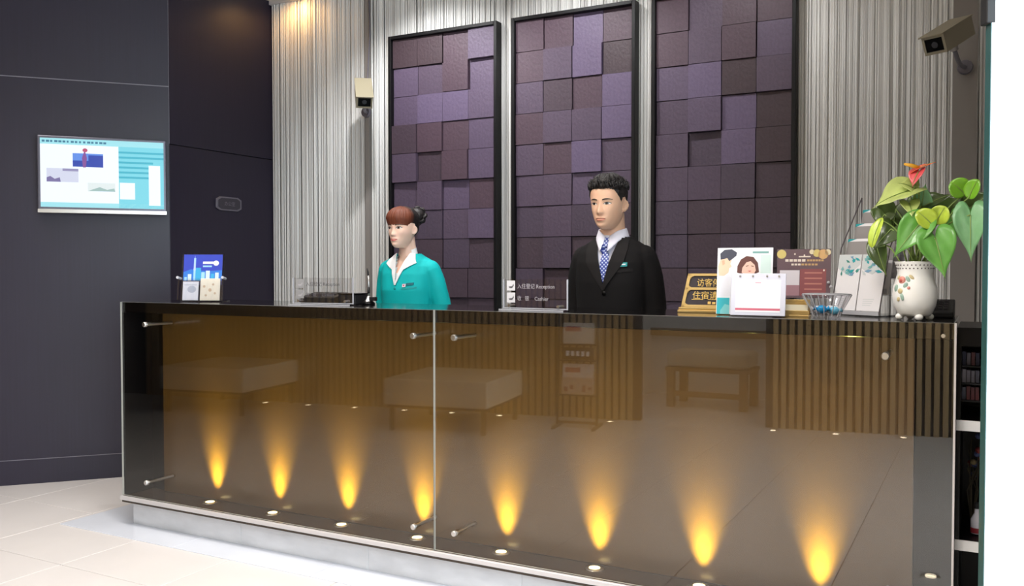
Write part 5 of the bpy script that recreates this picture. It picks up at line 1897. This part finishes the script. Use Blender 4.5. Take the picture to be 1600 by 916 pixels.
M_rose = mat('relief_rose_pink', srgb(226, 150, 136), 0.3)
M_rosed = mat('relief_rose_heart', srgb(196, 92, 84), 0.3)
M_rl = mat('relief_leaf_green', srgb(156, 186, 172), 0.3)
M_rl2 = mat('relief_leaf_gold', srgb(214, 196, 150), 0.3)
aF = R(-126)
blob('relief_rose', aF, 0.128, 0.013, 0.013, M_rose, 0.006)
blob('relief_rose_heart', aF, 0.127, 0.006, 0.006, M_rosed, 0.009)
for (da, z, w_, h_, m, tl) in ((0.34, 0.131, 0.006, 0.012, M_rl, -0.5), (0.52, 0.138, 0.005, 0.010, M_rl2, -0.8), (0.25, 0.112, 0.007, 0.010, M_rl, 0.6), (-0.28, 0.103, 0.008, 0.012, M_rl, 0.3), (-0.30, 0.136, 0.005, 0.008, M_rl2, 0.5),
                               (0.0, 0.094, 0.009, 0.009, M_rl2, 0.9), (0.12, 0.075, 0.006, 0.012, M_rl, -0.3), (-0.1, 0.068, 0.006, 0.008, M_rl2, 0.4), (0.42, 0.104, 0.005, 0.005, M_rose, 0)):
    blob('relief_leaf', aF + da, z, w_, h_, m, 0.004, tl)
MB().lathe([(0.0005, 0.153), (0.0475, 0.152)], mat('potting_soil', srgb(62, 48, 36), 0.9, noise_scale=80, noise_amt=0.4, bump=0.5), n=24).build('soil', vp)

LC = [('olive', (66, 86, 38)), ('green', (100, 164, 70)), ('lime', (188, 212, 72)), ('pale', (188, 204, 120)), ('sea_green', (124, 178, 124)), ('bright', (122, 182, 44))]
M_leaf = []
for nm, c in LC:
    m = mat('leaf_' + nm, srgb(*c), 0.35, coat=0.15, noise_scale=18.0, noise_amt=0.16)
    b = m.node_tree.nodes['Principled BSDF']
    M_leaf.append(m)
M_stem = mat('plant_stem', srgb(136, 160, 84), 0.5)


def leaf(base, tip, width, m, face, name='leaf', cup=0.16, stem=True, parent=vp, oval=False):
    """heart-shaped blade from the stalk joint to the tip; face = direction the upper side looks"""
    B, T = Vector(base), Vector(tip)
    d = T - B
    L = d.length
    d.normalize()
    n_ = Vector(face)
    n_ = (n_ - d * n_.dot(d)).normalized()
    s_ = d.cross(n_)
    NA, NR = 36, 5
    vs, fs = [], []

    def place(hx, hy):
        """heart outline units: notch at (0, 0), tip at (0, -1), half width 1"""
        v, u = hx, -hy
        q = B + d * (u * L) + s_ * (v * width * 0.5)
        q += n_ * (-cup * L * (u - 0.3) ** 2 + 0.16 * width * abs(v) ** 1.6 - 0.018 * width * math.cos(v * 9 + u * 5))
        return q - Vector((VX, VY, TOP))
    vs.append(place(0, -0.30))
    for r_ in range(1, NR + 1):
        for k in range(NA):
            a = 2 * math.pi * k / NA
            hx = math.sin(a) ** 3
            hy = (13 * math.cos(a) - 5 * math.cos(2 * a) - 2 * math.cos(3 * a) - math.cos(4 * a) - 5) / 22
            if oval:
                hx, hy = math.sin(a), -0.46 + 0.54 * math.cos(a)
            f_ = r_ / NR
            vs.append(place(hx * f_, -0.30 + (hy + 0.30) * f_))
    for k in range(NA):
        fs.append((0, 1 + k, 1 + (k + 1) % NA))
    for r_ in range(NR - 1):
        for k in range(NA):
            a = 1 + r_ * NA
            fs.append((a + k, a + NA + k, a + NA + (k + 1) % NA, a + (k + 1) % NA))
    o_ = MB().add(vs, fs, m).build(name, parent, smooth=True)
    sd = o_.modifiers.new('thickness', 'SOLIDIFY')
    sd.thickness = 0.0012
    NU = 10
    # midrib
    rb_ = MB()
    rib = [place(0, -0.95 * i / (NU - 1)) + n_ * 0.0010 for i in range(NU)]
    rb_.tube(rib, [0.0016 * (1 - i / NU) + 0.0004 for i in range(NU)], M_stem, n=5)
    rb_.build('midrib', o_)
    if stem:
        q0 = Vector((rs.uniform(-0.025, 0.025), rs.uniform(-0.025, 0.02), 0.150))
        q1 = B - Vector((VX, VY, TOP))
        mid = q0.lerp(q1, 0.55) + Vector((0, 0, 0.025 + 0.1 * abs(q1.x)))
        p, r_ = bez([(*q0, 0.0028), (*mid, 0.0024), (*q1, 0.002)], 8)
        MB().tube(p, r_, M_stem, n=7).build('leaf_stalk', parent, smooth=True)
    return o_


LEAVES = [([-0.196, 3.08, 1.43], [-0.270, 3.05, 1.325], 0.082, 1, (0.1, -1, 0.55)), ([-0.148, 3.06, 1.384], [-0.118, 3.035, 1.258], 0.092, 1, (0.0, -1, 0.45)),
          ([-0.053, 3.08, 1.455], [-0.050, 3.05, 1.310], 0.078, 4, (-0.1, -1, 0.25)), ([-0.230, 3.14, 1.545], [-0.338, 3.09, 1.492], 0.105, 3, (-0.1, -0.75, 1.0)),
          ([-0.156, 3.08, 1.425], [-0.200, 3.065, 1.470], 0.058, 2, (0.3, -1, 0.3)), ([-0.150, 3.1, 1.435], [-0.124, 3.08, 1.482], 0.056, 2, (0.0, -1, 0.2)),
          ([-0.070, 3.14, 1.525], [-0.108, 3.12, 1.562], 0.062, 5, (0.2, -1, 0.2)), ([-0.058, 3.1, 1.510], [-0.036, 3.08, 1.562], 0.046, 5, (-0.5, -1, 0.1)),
          ([-0.200, 3.2, 1.490], [-0.103, 3.17, 1.532], 0.085, 0, (0.0, -0.8, 0.9)), ([-0.197, 3.2, 1.500], [-0.185, 3.18, 1.565], 0.058, 4, (0, -1, 0.3)),
          ([-0.311, 3.1, 1.448], [-0.338, 3.07, 1.360], 0.040, 2, (-0.7, -1, 0.3)), ([-0.285, 3.16, 1.420], [-0.338, 3.13, 1.350], 0.085, 0, (-0.1, -1, 0.5)),
          ([-0.328, 3.16, 1.360], [-0.296, 3.13, 1.264], 0.052, 0, (-0.2, -1, 0.1)), ([-0.278, 3.24, 1.490], [-0.291, 3.22, 1.382], 0.105, 0, (0.1, -1, 0.2)),
          ([-0.127, 3.24, 1.475], [-0.080, 3.22, 1.528], 0.100, 0, (0.0, -1, 0.6)), ([-0.045, 3.2, 1.475], [-0.014, 3.18, 1.408], 0.060, 1, (0.2, -1, 0.3)),
          ([-0.110, 3.18, 1.460], [-0.088, 3.16, 1.390], 0.068, 1, (0.1, -1, 0.4)), ([-0.049, 3.22, 1.490], [0.010, 3.2, 1.534], 0.072, 0, (0.1, -1, 0.5)),
          ([-0.240, 3.26, 1.500], [-0.180, 3.24, 1.436], 0.100, 0, (0.0, -1, 0.3)), ([-0.215, 3.15, 1.55], [-0.262, 3.12, 1.568], 0.060, 3, (-0.2, -0.9, 0.7)),
          ([-0.228, 3.12, 1.50], [-0.215, 3.07, 1.455], 0.050, 3, (0.2, -1, 0.6)), ([-0.31, 3.2, 1.47], [-0.33, 3.18, 1.43], 0.07, 0, (-0.2, -1, 0.5))]
for L in LEAVES:
    small = L[3] in (2, 5)
    leaf(L[0], L[1], L[2] * (1.1 if small else 1.22), M_leaf[L[3]], L[4], oval=small)
M_sp1 = mat('spathe_red_pink', srgb(226, 92, 98), 0.25, coat=0.3)
M_sp2 = mat('spathe_orange_red', srgb(232, 96, 62), 0.25, coat=0.3)
leaf([-0.205, 3.14, 1.600], [-0.222, 3.11, 1.550], 0.052, M_sp1, (-0.5, -1, 0.2), 'flower_spathe')
leaf([-0.215, 3.15, 1.606], [-0.155, 3.13, 1.632], 0.034, M_sp2, (0.1, -0.5, 1.0), 'flower_spathe')
MB().tube([Vector((-0.203, 3.145, 1.614)) - Vector((VX, VY, TOP)), Vector((-0.225, 3.135, 1.621)) - Vector((VX, VY, TOP)), Vector((-0.246, 3.13, 1.626)) - Vector((VX, VY, TOP))], [0.006, 0.0065, 0.0035], mat('spadix_yellow', srgb(226, 168, 44), 0.5), n=10).build('flower_spadix', vp, smooth=True)
